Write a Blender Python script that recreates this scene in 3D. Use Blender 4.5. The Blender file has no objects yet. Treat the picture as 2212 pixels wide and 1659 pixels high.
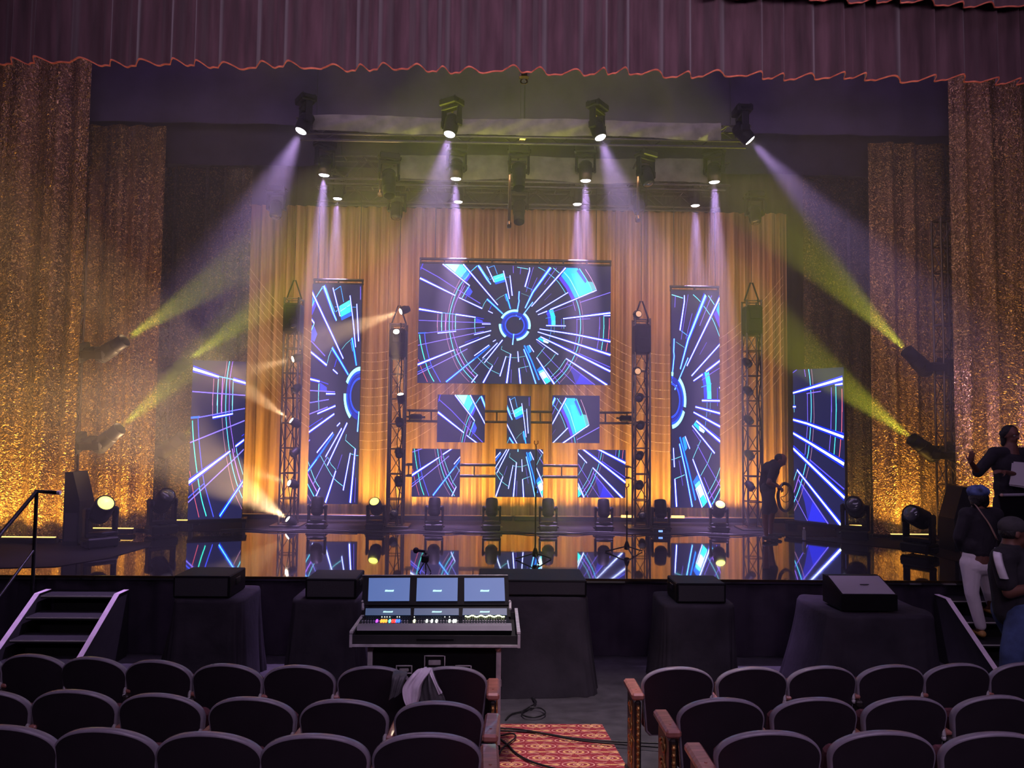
import bpy, bmesh, math, random
from mathutils import Vector, Matrix
R = math.radians
rnd = random.Random(7)
SC = bpy.context.scene
COL = SC.collection

# ---------------------------------------------------------------- camera
F_PX = 1640.0
CAM_Z = 3.2
YAW, PITCH, ROLL = R(1.2), R(3.18), R(0.6)
_F = Vector((math.sin(YAW)*math.cos(PITCH), math.cos(YAW)*math.cos(PITCH), math.sin(PITCH)))
_R0 = Vector((math.cos(YAW), -math.sin(YAW), 0)); _U0 = _R0.cross(_F)
_R = _R0*math.cos(ROLL) + _U0*math.sin(ROLL); _U = _U0*math.cos(ROLL) - _R0*math.sin(ROLL)
cam_data = bpy.data.cameras.new('camera'); cam = bpy.data.objects.new('camera', cam_data); COL.objects.link(cam)
cam_data.sensor_width = 36.0; cam_data.lens = 36.0*F_PX/2212.0; cam_data.clip_end = 200
cam.matrix_world = Matrix(((_R.x, _U.x, -_F.x, 0), (_R.y, _U.y, -_F.y, 0), (_R.z, _U.z, -_F.z, CAM_Z), (0, 0, 0, 1)))
SC.camera = cam

def at(px, py, Y):
    """world point seen at photo pixel (px, py) on the vertical plane at depth Y"""
    d = _F*F_PX + _R*(px-1106.0) - _U*(py-829.5)
    return Vector((0, 0, CAM_Z)) + d*(Y/d.y)

def atz(px, py, z):
    d = _F*F_PX + _R*(px-1106.0) - _U*(py-829.5)
    return Vector((0, 0, CAM_Z)) + d*((z-CAM_Z)/d.z)

# ---------------------------------------------------------------- render look
SC.view_settings.view_transform = 'Standard'
SC.view_settings.look = 'None'
SC.view_settings.gamma = 1.0
SC.view_settings.use_curve_mapping = False
SC.view_settings.exposure = 0.0
cy = SC.cycles
cy.use_denoising = True
cy.max_bounces = 5; cy.diffuse_bounces = 2; cy.glossy_bounces = 3; cy.transmission_bounces = 2; cy.volume_bounces = 0
cy.sample_clamp_indirect = 3.0; cy.sample_clamp_direct = 0
cy.caustics_reflective = False; cy.caustics_refractive = False
cy.use_light_tree = True
cy.use_adaptive_sampling = True; cy.adaptive_threshold = 0.025; cy.adaptive_min_samples = 24

# ---------------------------------------------------------------- world + house light
world = bpy.data.worlds.new('world'); SC.world = world; world.use_nodes = True
bg = world.node_tree.nodes['Background']
bg.inputs[0].default_value = (0.30, 0.19, 0.40, 1); bg.inputs[1].default_value = 0.05

def light_data(kind, name, energy, color, **kw):
    d = bpy.data.lights.new(name, kind); d.energy = energy; d.color = color
    for k, v in kw.items(): setattr(d, k, v)
    return d

def add_light(data, loc, direction, parent=None):
    o = bpy.data.objects.new(data.name, data); COL.objects.link(o)
    q = Vector(direction).normalized().to_track_quat('-Z', 'Y')
    if parent is None:
        o.location = loc; o.rotation_euler = q.to_euler()
    else:
        o.parent = parent; o.location = loc; o.rotation_euler = q.to_euler()
    return o

# house wash over the auditorium, lavender
add_light(light_data('AREA', 'house_light', 190, (0.80, 0.58, 1.0), shape='RECTANGLE', size=12, size_y=3), (1.5, 2.8, 10.5), (0, 0.12, -1))
add_light(light_data('SPOT', 'aisle_downlight', 2300, (1.0, 0.80, 0.82), spot_size=R(30), spot_blend=0.9, shadow_soft_size=0.3), (0.6, 5.2, 9.6), (0.05, 0.22, -1))
add_light(light_data('AREA', 'front_wash', 190, (0.70, 0.50, 0.72), shape='RECTANGLE', size=10, size_y=1, spread=R(60)), (0.5, -1.5, 4.6), (0, 1, 0.38))

add_light(light_data('AREA', 'low_front_fill', 52, (0.85, 0.62, 0.90), shape='RECTANGLE', size=6, size_y=0.6, spread=R(90)), (1.0, -2.0, 6.0), (0, 1, -0.42))  # added fill from behind the camera, fixture not seen
# added lilac fill without a fixture, lifts the dark above the stage
add_light(light_data('AREA', 'fly_fill', 230, (0.60, 0.36, 0.95), shape='RECTANGLE', size=16, size_y=2.2), (0.4, 10.9, 12.4), (0, 0.55, -1))

# added amber fills without fixtures, for the backdrop and side curtains
add_light(light_data('AREA', 'backdrop_fill', 95, (1.0, 0.55, 0.30), shape='RECTANGLE', size=11, size_y=0.3, spread=R(100)), (0.4, 14.2, 8.0), (0, 0.75, -1))
add_light(light_data('SPOT', 'wing_fill', 200, (1.0, 0.62, 0.28), spot_size=R(48), spot_blend=1.0, shadow_soft_size=0.2), (-2.5, 10.9, 9.6), Vector((-9.2, 13.4, 3.4))-Vector((-2.5, 10.9, 9.6)))
add_light(light_data('SPOT', 'wing_fill', 200, (1.0, 0.62, 0.28), spot_size=R(48), spot_blend=1.0, shadow_soft_size=0.2), (3.5, 10.9, 9.6), Vector((10.2, 13.4, 3.4))-Vector((3.5, 10.9, 9.6)))

# ---------------------------------------------------------------- materials
def _lin(c):
    return tuple(((v/255.0)/12.92 if v/255.0 <= 0.04045 else ((v/255.0+0.055)/1.055)**2.4) for v in c)
def mat(name, col, rough=0.6, metal=0.0, emit=None, es=0.0, noise=0.0, nscale=8.0, bump=0.0, bscale=60.0, spec=0.5, coat=0.0, stretch=None, sheen=0.0):
    m = bpy.data.materials.new(name); m.use_nodes = True
    nt = m.node_tree; b = nt.nodes['Principled BSDF']
    b.inputs['Base Color'].default_value = (*col, 1); b.inputs['Roughness'].default_value = rough
    b.inputs['Metallic'].default_value = metal; b.inputs['Specular IOR Level'].default_value = spec
    if coat: b.inputs['Coat Weight'].default_value = coat
    if sheen: b.inputs['Sheen Weight'].default_value = sheen
    if emit: b.inputs['Emission Color'].default_value = (*emit, 1); b.inputs['Emission Strength'].default_value = es
    if noise or bump:
        tc = nt.nodes.new('ShaderNodeTexCoord'); mp = nt.nodes.new('ShaderNodeMapping')
        nt.links.new(tc.outputs['Object'], mp.inputs[0])
        if stretch: mp.inputs['Scale'].default_value = stretch
    if noise:
        n = nt.nodes.new('ShaderNodeTexNoise'); n.inputs['Scale'].default_value = nscale; n.inputs['Detail'].default_value = 5
        nt.links.new(mp.outputs[0], n.inputs['Vector'])
        rp = nt.nodes.new('ShaderNodeValToRGB')
        rp.color_ramp.elements[0].position = 0.3; rp.color_ramp.elements[1].position = 0.7
        rp.color_ramp.elements[0].color = (*[c*(1-noise) for c in col], 1)
        rp.color_ramp.elements[1].color = (*[min(1, c*(1+noise)) for c in col], 1)
        nt.links.new(n.outputs[0], rp.inputs[0]); nt.links.new(rp.outputs[0], b.inputs['Base Color'])
    if bump:
        n2 = nt.nodes.new('ShaderNodeTexNoise'); n2.inputs['Scale'].default_value = bscale; n2.inputs['Detail'].default_value = 4
        nt.links.new(mp.outputs[0], n2.inputs['Vector'])
        bp = nt.nodes.new('ShaderNodeBump'); bp.inputs['Strength'].default_value = bump; bp.inputs['Distance'].default_value = 0.02
        nt.links.new(n2.outputs[0], bp.inputs['Height']); nt.links.new(bp.outputs[0], b.inputs['Normal'])
    return m

M = {}
M['black'] = mat('black_matte', (0.012, 0.011, 0.013), 0.75, noise=0.3)
M['black_cloth'] = mat('black_cloth', (0.014, 0.012, 0.016), 0.95, noise=0.35, nscale=3, bump=0.3, bscale=9, spec=0.1)
M['floor_cloth'] = mat('floor_cloth', (0.006, 0.005, 0.006), 0.9, noise=0.4, nscale=3, spec=0.15)
M['black_plastic'] = mat('black_plastic', (0.006, 0.0055, 0.007), 0.5, noise=0.2, spec=0.15)
M['black_metal'] = mat('black_metal', (0.03, 0.03, 0.033), 0.35, metal=0.7, noise=0.2)
M['truss_metal'] = mat('truss_metal', (0.19, 0.14, 0.11), 0.26, metal=0.85, noise=0.25, nscale=20)
M['truss_dark'] = mat('truss_dark_metal', (0.05, 0.045, 0.045), 0.35, metal=0.7, noise=0.25, nscale=20)
M['alu'] = mat('brushed_aluminium', (0.50, 0.47, 0.50), 0.42, metal=0.25, noise=0.2, nscale=15)
M['floor'] = mat('auditorium_floor', (0.055, 0.05, 0.06), 0.7, noise=0.4, nscale=5, bump=0.1, bscale=120)
M['wall'] = mat('dark_wall', (0.012, 0.011, 0.016), 0.9, noise=0.3)
M['border'] = mat('border_cloth', (0.045, 0.034, 0.060), 0.95, noise=0.3, nscale=2, bump=0.3, bscale=5, spec=0.1)
M['skirt'] = mat('stage_skirt_cloth', (0.040, 0.032, 0.048), 0.95, noise=0.3, nscale=2, spec=0.1)

# glossy black stage deck with fine scuffs and slight unevenness
m = mat('glossy_black_deck', (0.012, 0.010, 0.012), 0.06, spec=1.0, coat=1.0, bump=0.06, bscale=2.2)
M['deck'] = m
_b = m.node_tree.nodes['Principled BSDF']
_b.inputs['Coat Roughness'].default_value = 0.03; _b.inputs['Coat IOR'].default_value = 2.2; _b.inputs['IOR'].default_value = 2.0

def gold_fabric(name, c0, c1, rough, metal, bstr, cell, fleck, sequin_glint=None):
    """crinkled metallic gold curtain cloth"""
    m = bpy.data.materials.new(name); m.use_nodes = True; nt = m.node_tree
    b = nt.nodes['Principled BSDF']; b.inputs['Roughness'].default_value = rough; b.inputs['Metallic'].default_value = metal
    tc = nt.nodes.new('ShaderNodeTexCoord')
    n = nt.nodes.new('ShaderNodeTexNoise'); n.inputs['Scale'].default_value = 2.0; n.inputs['Detail'].default_value = 6
    mp = nt.nodes.new('ShaderNodeMapping'); mp.inputs['Scale'].default_value = (4.5, 3, 0.14)
    nt.links.new(tc.outputs['Object'], mp.inputs[0]); nt.links.new(mp.outputs[0], n.inputs['Vector'])
    rp = nt.nodes.new('ShaderNodeValToRGB'); rp.color_ramp.elements[0].color = (*c0, 1); rp.color_ramp.elements[1].color = (*c1, 1)
    rp.color_ramp.elements[0].position = 0.35; rp.color_ramp.elements[1].position = 0.65
    nt.links.new(n.outputs[0], rp.inputs[0]); nt.links.new(rp.outputs[0], b.inputs['Base Color'])
    if sequin_glint:  # sequin flecks, their glint painted into the base colour
        sn = nt.nodes.new('ShaderNodeTexNoise'); sn.inputs['Scale'].default_value = 17; sn.inputs['Detail'].default_value = 1.0; sn.inputs['Distortion'].default_value = 2.2
        nt.links.new(tc.outputs['Object'], sn.inputs['Vector'])
        sr = nt.nodes.new('ShaderNodeValToRGB'); sr.color_ramp.elements[0].position = 0.56; sr.color_ramp.elements[1].position = 0.64
        nt.links.new(sn.outputs[0], sr.inputs[0])
        mx = nt.nodes.new('ShaderNodeMixRGB'); mx.inputs[2].default_value = (*sequin_glint, 1)
        nt.links.new(sr.outputs[0], mx.inputs[0]); nt.links.new(rp.outputs[0], mx.inputs[1]); nt.links.new(mx.outputs[0], b.inputs['Base Color'])
    v = nt.nodes.new('ShaderNodeTexNoise'); v.inputs['Scale'].default_value = cell; v.inputs['Detail'].default_value = 1.5; v.inputs['Distortion'].default_value = 1.6
    nt.links.new(tc.outputs['Object'], v.inputs['Vector'])
    bp = nt.nodes.new('ShaderNodeBump'); bp.inputs['Strength'].default_value = bstr; bp.inputs['Distance'].default_value = 0.07
    nt.links.new(v.outputs[0], bp.inputs['Height'])
    n3 = nt.nodes.new('ShaderNodeTexNoise'); n3.inputs['Scale'].default_value = 90; nt.links.new(tc.outputs['Object'], n3.inputs['Vector'])
    bp2 = nt.nodes.new('ShaderNodeBump'); bp2.inputs['Strength'].default_value = fleck; bp2.inputs['Distance'].default_value = 0.01
    nt.links.new(n3.outputs[0], bp2.inputs['Height']); nt.links.new(bp.outputs[0], bp2.inputs['Normal'])
    nt.links.new(bp2.outputs[0], b.inputs['Normal'])
    return m
M['glitter'] = gold_fabric('crinkled_gold_lame', (0.17, 0.085, 0.04), (0.42, 0.24, 0.10), 0.30, 0.6, 1.0, 16, 0.3, (1.0, 0.66, 0.26))
M['glitter_shaded'] = gold_fabric('shaded_crinkled_gold_lame', (0.015, 0.010, 0.010), (0.04, 0.025, 0.018), 0.34, 0.5, 1.0, 15, 0.4, (0.22, 0.14, 0.06))  # same gold cloth, darkened in its colour to stand for missing light
M['satin'] = gold_fabric('gold_satin', (0.36, 0.19, 0.075), (0.70, 0.42, 0.18), 0.5, 0.2, 0.12, 30, 0.15)
M['velvet'] = mat('maroon_velvet', (0.098, 0.052, 0.062), 0.85, noise=0.35, nscale=2.5, stretch=(3, 3, 0.4), spec=0.2, sheen=0.35)
M['hem'] = mat('red_fringe', (0.95, 0.20, 0.12), 0.6, noise=0.4, nscale=12)

# ---------------------------------------------------------------- mesh helpers
class MB:
    def __init__(s): s.v = []; s.f = []; s.sm = []; s.mi = []; s.fc = []
    def add(s, vs, fs, smooth=False, mi=0, fc=None):
        o = len(s.v); s.v.extend([tuple(v) for v in vs])
        for f in fs: s.f.append(tuple(i+o for i in f)); s.sm.append(smooth); s.mi.append(mi); s.fc.append(fc)
    def box(s, c, size, rot=None, mi=0, bev=0.0, taper=1.0):
        c = Vector(c); hx, hy, hz = [a/2 for a in size]
        if bev > 0:
            b = min(bev, hx*0.9, hy*0.9, hz*0.9)
            vs = []
            for sx in (-1, 1):
                for sy in (-1, 1):
                    for sz in (-1, 1):
                        vs += [Vector((sx*hx, sy*(hy-b), sz*(hz-b))), Vector((sx*(hx-b), sy*hy, sz*(hz-b))), Vector((sx*(hx-b), sy*(hy-b), sz*hz))]
            bm = bmesh.new()
            for v in vs: bm.verts.new(v)
            r = bmesh.ops.convex_hull(bm, input=bm.verts)
            bmesh.ops.dissolve_limit(bm, angle_limit=0.02, verts=bm.verts, edges=bm.edges)
            bm.verts.index_update()
            vv = [v.co.copy() for v in bm.verts]; ff = [[v.index for v in f.verts] for f in bm.faces]; bm.free()
        else:
            vv = [Vector((x*hx*(taper if z > 0 else 1), y*hy*(taper if z > 0 else 1), z*hz)) for x in (-1, 1) for y in (-1, 1) for z in (-1, 1)]
            ff = [(0, 1, 3, 2), (4, 6, 7, 5), (0, 4, 5, 1), (2, 3, 7, 6), (0, 2, 6, 4), (1, 5, 7, 3)]
        if rot is not None: vv = [rot @ v for v in vv]
        s.add([v+c for v in vv], ff, False, mi)
        return s
    def cyl(s, p, q, r, n=10, r2=None, cap=True, mi=0, smooth=True):
        p = Vector(p); q = Vector(q); r2 = r if r2 is None else r2
        d = (q-p).normalized(); a = d.orthogonal().normalized(); b = d.cross(a)
        vs = []
        for k in range(n):
            t = 2*math.pi*k/n; u = a*math.cos(t)+b*math.sin(t); vs.append(p+u*r); vs.append(q+u*r2)
        fs = [(2*k, 2*((k+1) % n), 2*((k+1) % n)+1, 2*k+1) for k in range(n)]
        s.add(vs, fs, smooth, mi)
        if cap: s.add(vs, [tuple(2*k for k in range(n))[::-1], tuple(2*k+1 for k in range(n))], False, mi)
        return s
    def tube(s, pts, r, n=6, mi=0, closed=False, radii=None):
        pts = [Vector(p) for p in pts]; m = len(pts); vs = []; a = None
        for i, p in enumerate(pts):
            if closed: d = pts[(i+1) % m]-pts[i-1]
            else: d = pts[min(i+1, m-1)]-pts[max(i-1, 0)]
            d = d.normalized() if d.length > 1e-9 else Vector((0, 0, 1))
            if a is None: a = d.orthogonal().normalized()
            else:
                a = a - d*a.dot(d)
                a = a.normalized() if a.length > 1e-6 else d.orthogonal().normalized()
            b = d.cross(a); rr = radii[i] if radii else r
            for k in range(n):
                t = 2*math.pi*k/n; vs.append(p+(a*math.cos(t)+b*math.sin(t))*rr)
        fs = []
        for i in range(m if closed else m-1):
            j = (i+1) % m
            for k in range(n): fs.append((i*n+k, i*n+(k+1) % n, j*n+(k+1) % n, j*n+k))
        s.add(vs, fs, True, mi)
        if not closed: s.add(vs, [tuple(range(n))[::-1], tuple((m-1)*n+k for k in range(n))], False, mi)
        return s
    def lathe(s, prof, origin=(0, 0, 0), rot=None, n=20, mi=0, sx=1.0, sy=1.0, smooth=True):
        vs = []; o = Vector(origin)
        for (r, z) in prof:
            for k in range(n):
                t = 2*math.pi*k/n; v = Vector((r*math.cos(t)*sx, r*math.sin(t)*sy, z)); vs.append((rot @ v if rot else v)+o)
        fs = [(i*n+k, i*n+(k+1) % n, (i+1)*n+(k+1) % n, (i+1)*n+k) for i in range(len(prof)-1) for k in range(n)]
        s.add(vs, fs, smooth, mi)
        s.add(vs, [tuple(range(n))[::-1], tuple((len(prof)-1)*n+k for k in range(n))], False, mi)
        return s
    def ball(s, c, r, n=12, mi=0, scale=(1, 1, 1), rot=None):
        m = max(4, n//2); prof = [(max(1e-4, math.sin(math.pi*i/m)), -math.cos(math.pi*i/m)) for i in range(m+1)]
        vs = []; c = Vector(c)
        for (rr, z) in prof:
            for k in range(n):
                t = 2*math.pi*k/n; v = Vector((rr*math.cos(t)*r*scale[0], rr*math.sin(t)*r*scale[1], z*r*scale[2])); vs.append((rot @ v if rot else v)+c)
        fs = [(i*n+k, i*n+(k+1) % n, (i+1)*n+(k+1) % n, (i+1)*n+k) for i in range(m) for k in range(n)]
        s.add(vs, fs, True, mi)
        return s
    def prism(s, outline, thick, origin, ax, ay, an, mi=0):
        """flat outline (list of 2-D points) extruded along an"""
        o = Vector(origin); ax = Vector(ax); ay = Vector(ay); an = Vector(an); n = len(outline)
        a = [o+ax*x+ay*y for x, y in outline]; b = [p+an*thick for p in a]
        s.add(a+b, [tuple(range(n))[::-1], tuple(range(n, 2*n))]+[(k, (k+1) % n, n+(k+1) % n, n+k) for k in range(n)], False, mi)
        return s
    def build(s, name, mats, parent=None, loc=None, colors=False):
        me = bpy.data.meshes.new(name); me.from_pydata(s.v, [], s.f)
        if not isinstance(mats, (list, tuple)): mats = [mats]
        for m_ in mats: me.materials.append(m_)
        me.polygons.foreach_set('use_smooth', s.sm); me.polygons.foreach_set('material_index', s.mi)
        if colors:
            ca = me.color_attributes.new('Col', 'FLOAT_COLOR', 'CORNER'); k = 0
            for p, c in zip(me.polygons, s.fc):
                for _ in p.vertices: ca.data[k].color = (*(c or (0, 0, 0)), 1); k += 1
        me.update()
        o = bpy.data.objects.new(name, me); COL.objects.link(o)
        if parent is not None: o.parent = parent
        if loc is not None: o.location = loc
        return o

def tag(o, label=None, cat=None, group=None, kind=None):
    if label: o['label'] = label
    if cat: o['category'] = cat
    if group: o['group'] = group
    if kind: o['kind'] = kind
    return o
def thing(name, label, cat, loc=(0, 0, 0), rz=0.0, group=None):
    o = bpy.data.objects.new(name, None); COL.objects.link(o); o.empty_display_size = 0.1
    o.location = loc; o.rotation_euler = (0, 0, rz)
    return tag(o, label, cat, group)
def struct(o): o['kind'] = 'structure'; return o
def copy_tree(o, parent=None):
    c = o.copy(); COL.objects.link(c); c.parent = parent
    for ch in list(o.children): copy_tree(ch, c)
    return c
def bez(p, n=8):
    """Catmull-Rom through the points"""
    p = [Vector(q) for q in p]; out = []
    for i in range(len(p)-1):
        a = p[max(i-1, 0)]; b = p[i]; c = p[i+1]; d = p[min(i+2, len(p)-1)]
        for k in range(n):
            t = k/n; out.append(0.5*((2*b)+(c-a)*t+(2*a-5*b+4*c-d)*t*t+(3*b-a-3*c+d)*t*t*t))
    out.append(p[-1]); return out
# ================================================================ the setting
STAGE_Z = 1.15
FLAT_Z = 0.10
def floor_z(Y): return max(FLAT_Z, 0.565-0.15*(Y-5.6))

b = MB()
ys = [-3, 0, 2, 4, 6, 8.7]
prof = [(y, floor_z(y)) for y in ys]+[(19.0, FLAT_Z)]
pts = [(-15, y, z) for y, z in prof]+[(15, y, z) for y, z in prof]; n = len(prof)
b.add(pts, [(i, i+1, n+i+1, n+i)[::-1] for i in range(n-1)])
pts2 = [(-15, y, z-0.2) for y, z in prof]+[(15, y, z-0.2) for y, z in prof]
b.add(pts2, [(i, i+1, n+i+1, n+i) for i in range(n-1)])
struct(b.build('floor', M['floor']))

# stage platform: glossy deck slab over a black clothed front
st = thing('floor_stage', None, None); st['kind'] = 'structure'
MB().box((0.4, 14.6, STAGE_Z-0.03), (21, 8.4, 0.06)).build('deck', M['deck'], st)
b = MB()
N = 700
for i in range(N+1):
    x = -10.1+21*i/N; y = 10.46+0.018*math.sin(x*9)+0.012*math.sin(x*23+1); b.v += [(x, y, STAGE_Z-0.065), (x, y-0.01, FLAT_Z+0.004)]
for i in range(N): b.f.append((2*i, 2*i+1, 2*i+3, 2*i+2)); b.sm.append(True); b.mi.append(0); b.fc.append(None)
b.build('skirt', M['skirt'], st)
MB().box((0.4, 14.7, 0.6), (20.9, 8.0, 0.95)).build('platform_body', M['black'], st)
M['edge'] = mat('deck_edge_strip', (0.10, 0.07, 0.04), 0.25, metal=0.8)
MB().box((0.4, 10.39, STAGE_Z-0.015), (21, 0.02, 0.03)).build('edge_strip', M['edge'], st)

struct(MB().box((0.4, 18.9, 6.5), (24, 0.2, 13.4)).build('wall_back', M['wall']))
struct(MB().box((-10.6, 14.4, 6.5), (0.2, 9.2, 13.4)).build('wall_left', M['wall']))
struct(MB().box((11.6, 14.4, 6.5), (0.2, 9.2, 13.4)).build('wall_right', M['wall']))
struct(MB().box((0.4, 14.4, 13.2), (24, 9.4, 0.2)).build('ceiling', M['wall']))

# matte black floor cloths at the back and the wings of the glossy deck
def mat_poly(px, label):
    pts = [atz(x, y, STAGE_Z+0.008) for x, y in px]
    b = MB(); n = len(pts); lo = [Vector((p.x, p.y, STAGE_Z+0.001)) for p in pts]
    b.add(pts+lo, [tuple(range(n)), tuple(range(n, 2*n))[::-1]]+[(k, (k+1) % n, n+(k+1) % n, n+k) for k in range(n)])
    return tag(b.build('floor_cloth', M['floor_cloth']), label, 'floor cloth', 'matte black floor cloths')
bx0, bx1 = -9.9, 10.9
b = MB(); b.box((0.4, 16.55, STAGE_Z+0.004), (20.6, 3.9, 0.006))
tag(b.build('floor_cloth', M['floor_cloth']), 'matte black floor cloth under the back row of lights and screens', 'floor cloth', 'matte black floor cloths')
mat_poly([(-60, 1171), (326, 1171), (322, 1180), (235, 1205), (120, 1224), (-60, 1228)], 'matte black floor cloth in the left wing below the gold curtain')
mat_poly([(1700, 1160), (2400, 1166), (2400, 1222), (2085, 1217), (1985, 1190)], 'matte black floor cloth in the right wing beside the people')

# haze hanging in the whole hall
hz = MB().box((0.4, 15.1, 6.2), (25.5, 9.2, 15.4)).build('haze', None or mat('haze_tmp', (1, 1, 1)))
m = bpy.data.materials.new('theatrical_haze'); m.use_nodes = True; nt = m.node_tree
for nd in list(nt.nodes): nt.nodes.remove(nd)
out = nt.nodes.new('ShaderNodeOutputMaterial'); vs = nt.nodes.new('ShaderNodeVolumeScatter')
vs.inputs['Density'].default_value = HAZE = 0.030; vs.inputs['Anisotropy'].default_value = 0.0
nt.links.new(vs.outputs[0], out.inputs['Volume']); hz.data.materials.clear(); hz.data.materials.append(m)
tag(hz, 'thin stage haze that shows the light beams', 'haze', kind='stuff')

# ================================================================ curtains
def curtain(name, x0, x1, z0, z1, Y, mat_, label, cat='curtain', group=None, amp=0.07, wl=0.32, seed=1, rows=14, taper=0.0, res=0.022, hem=None, zfun=None):
    r = random.Random(seed); ph = [r.uniform(0, 6.28) for _ in range(6)]
    n = max(8, int((x1-x0)/res))
    # warped pleat phase so the folds differ in width
    def prof(x, t):
        w = x/wl*2*math.pi + 1.1*math.sin(x/wl*0.9+ph[0]) + 0.9*math.sin(x/wl*2.3+ph[1]) + 0.12*t*math.sin(x*3+ph[4])
        s = math.sin(w); s = math.copysign(abs(s)**0.65, s)
        return amp*(0.75*s + 0.3*math.sin(w*2.0+ph[2]) + 0.35*math.sin(x/wl*1.7+ph[3]))
    b = MB()
    for j in range(rows+1):
        t = j/rows
        for i in range(n+1):
            x = x0+(x1-x0)*i/n
            zb = z0 if zfun is None else zfun(x)
            z = zb+(z1-zb)*t
            b.v.append((x, Y-prof(x, t)*(1-0.35*t), z))
    for j in range(rows):
        for i in range(n):
            a = j*(n+1)+i; b.f.append((a, a+1, a+n+2, a+n+1)); b.sm.append(True); b.mi.append(0); b.fc.append(None)
    if hem is None:
        return tag(b.build(name, mat_), label, cat, group)
    root = thing(name, label, cat, group=group)
    b.build('cloth', mat_, root)
    h = MB()
    for i in range(n+1):
        x = x0+(x1-x0)*i/n; zb = z0 if zfun is None else zfun(x); y = Y-prof(x, 0)
        h.v += [(x, y-0.009, zb+0.006), (x, y-0.014, zb-0.010), (x, y+0.014, zb-0.010), (x, y+0.009, zb+0.006)]
    for i in range(n):
        for k in range(4):
            a = 4*i+k; c = 4*i+(k+1) % 4; h.f.append((a, c, c+4, a+4)); h.sm.append(True); h.mi.append(0); h.fc.append(None)
    h.build('hem', M['hem'], root)
    return root

GC = 'gold glitter side curtains'
curtain('side_curtain', -11.2, -7.26, 1.19, 10.2, 13.4, M['glitter'], 'widest crinkled gold curtain at the left stage edge, behind the handrail', group=GC, wl=0.62, amp=0.10, seed=3)
curtain('side_curtain', -8.3, -6.45, 1.19, 8.95, 14.6, M['glitter'], 'second crinkled gold curtain from the left, behind the two left side beams', group=GC, wl=0.5, amp=0.09, seed=4)
curtain('side_curtain', -7.2, -5.2, 1.19, 8.6, 15.9, M['glitter_shaded'], 'dim gold curtain behind the leftmost tilted picture screen', group=GC, wl=0.45, amp=0.08, seed=5)
curtain('side_curtain', 8.22, 12.0, 1.19, 10.2, 13.4, M['glitter'], 'widest crinkled gold curtain at the right stage edge, behind the three people', group=GC, wl=0.62, amp=0.10, seed=6)
curtain('side_curtain', 7.32, 9.2, 1.19, 8.88, 14.6, M['glitter'], 'second crinkled gold curtain from the right, behind the two right side beams', group=GC, wl=0.5, amp=0.09, seed=7)
curtain('side_curtain', 6.55, 8.4, 1.19, 8.6, 15.9, M['glitter_shaded'], 'dim gold curtain behind the rightmost tilted picture screen', group=GC, wl=0.45, amp=0.08, seed=8)
curtain('backdrop_curtain', -5.83, 6.69, 1.19, 8.18, 17.2, M['satin'], 'long pleated amber backdrop curtain behind all the picture screens', 'curtain', amp=0.075, wl=0.27, seed=9, res=0.016)
# velvet valances above
curtain('valance', -9.4, 10.4, 7.9, 12.4, 9.8, M['velvet'], 'long maroon pleated valance with a glowing red scalloped hem', 'valance', group=None, amp=0.115, wl=0.40, seed=12, hem=True, rows=5, res=0.02)
_za, _zb = at(1700, -6, 9.45), at(2212, 13, 9.45)
curtain('valance', 2.6, 9.4, 8.02, 11.5, 9.45, M['velvet'], 'nearer maroon valance whose red hem peeks in at the top right corner', 'valance', amp=0.08, wl=0.42, seed=13, hem=True, rows=4, zfun=lambda x: _za.z+(_zb.z-_za.z)*(x-_za.x)/(_zb.x-_za.x))
# black masking borders
curtain('masking_border', -9.9, 10.9, 8.75, 12.6, 13.9, M['border'], 'wide black masking border above the front lighting truss', 'masking border', group='black masking borders', amp=0.03, wl=1.2, seed=21, rows=6, res=0.08)
curtain('masking_border', -9.9, 10.9, 8.45, 12.6, 15.3, M['border'], 'wide black masking border above the middle lighting truss', 'masking border', group='black masking borders', amp=0.03, wl=1.3, seed=22, rows=6, res=0.08)
curtain('black_drape', -9.9, 10.9, 1.17, 12.6, 18.2, M['black_cloth'], 'full height black drape at the very back of the stage', 'drape', amp=0.05, wl=0.5, seed=23, rows=6, res=0.05)
# ================================================================ LED picture: one radial light-burst drawing shared by all screens
KZ = 10.0545
def _q(ox, oy):
    return lambda *p: [(ox+p[i]/KZ, oy+p[i+1]/KZ) for i in range(0, len(p), 2)]
QA, QB, QC, QD = _q(896, 560), _q(1106, 560), _q(896, 690), _q(1106, 690)
CW = (0.88, 1.0, 1.0); CY = (0.05, 0.85, 1.0); CP = (0.42, 0.22, 0.95); CBL = (0.06, 0.08, 0.95); CG = (0.1, 0.8, 0.55)
CR = (0.75, 0.18, 0.25); CT = (0.25, 0.7, 0.8); CDB = (0.01, 0.03, 0.45); CL = (0.1, 0.45, 1.0); CPK = (0.5, 0.28, 0.42); CV = (0.22, 0.16, 0.75)
CAQ = (0.35, 0.95, 0.95)
ART = []          # (kind, pts, w0, w1, colour, strength)
def smooth2(p, n=5):
    v = bez([(x, y, 0) for x, y in p], n); return [(q.x, q.y) for q in v]
def PL(pts, w, col, s=1.0, w1=None, curve=False, glow=False):
    if curve and len(pts) > 2: pts = smooth2(pts)
    if glow: ART.append(('l', pts, w*2.2+1.6, (w if w1 is None else w1)*2.2+1.6, (0.01, 0.06, 0.75), 0.6))
    ART.append(('l', pts, w, w if w1 is None else w1, col, s))
def PG(pts, col, s=1.0): ART.append(('p', pts, 0, 0, col, s))
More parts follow.
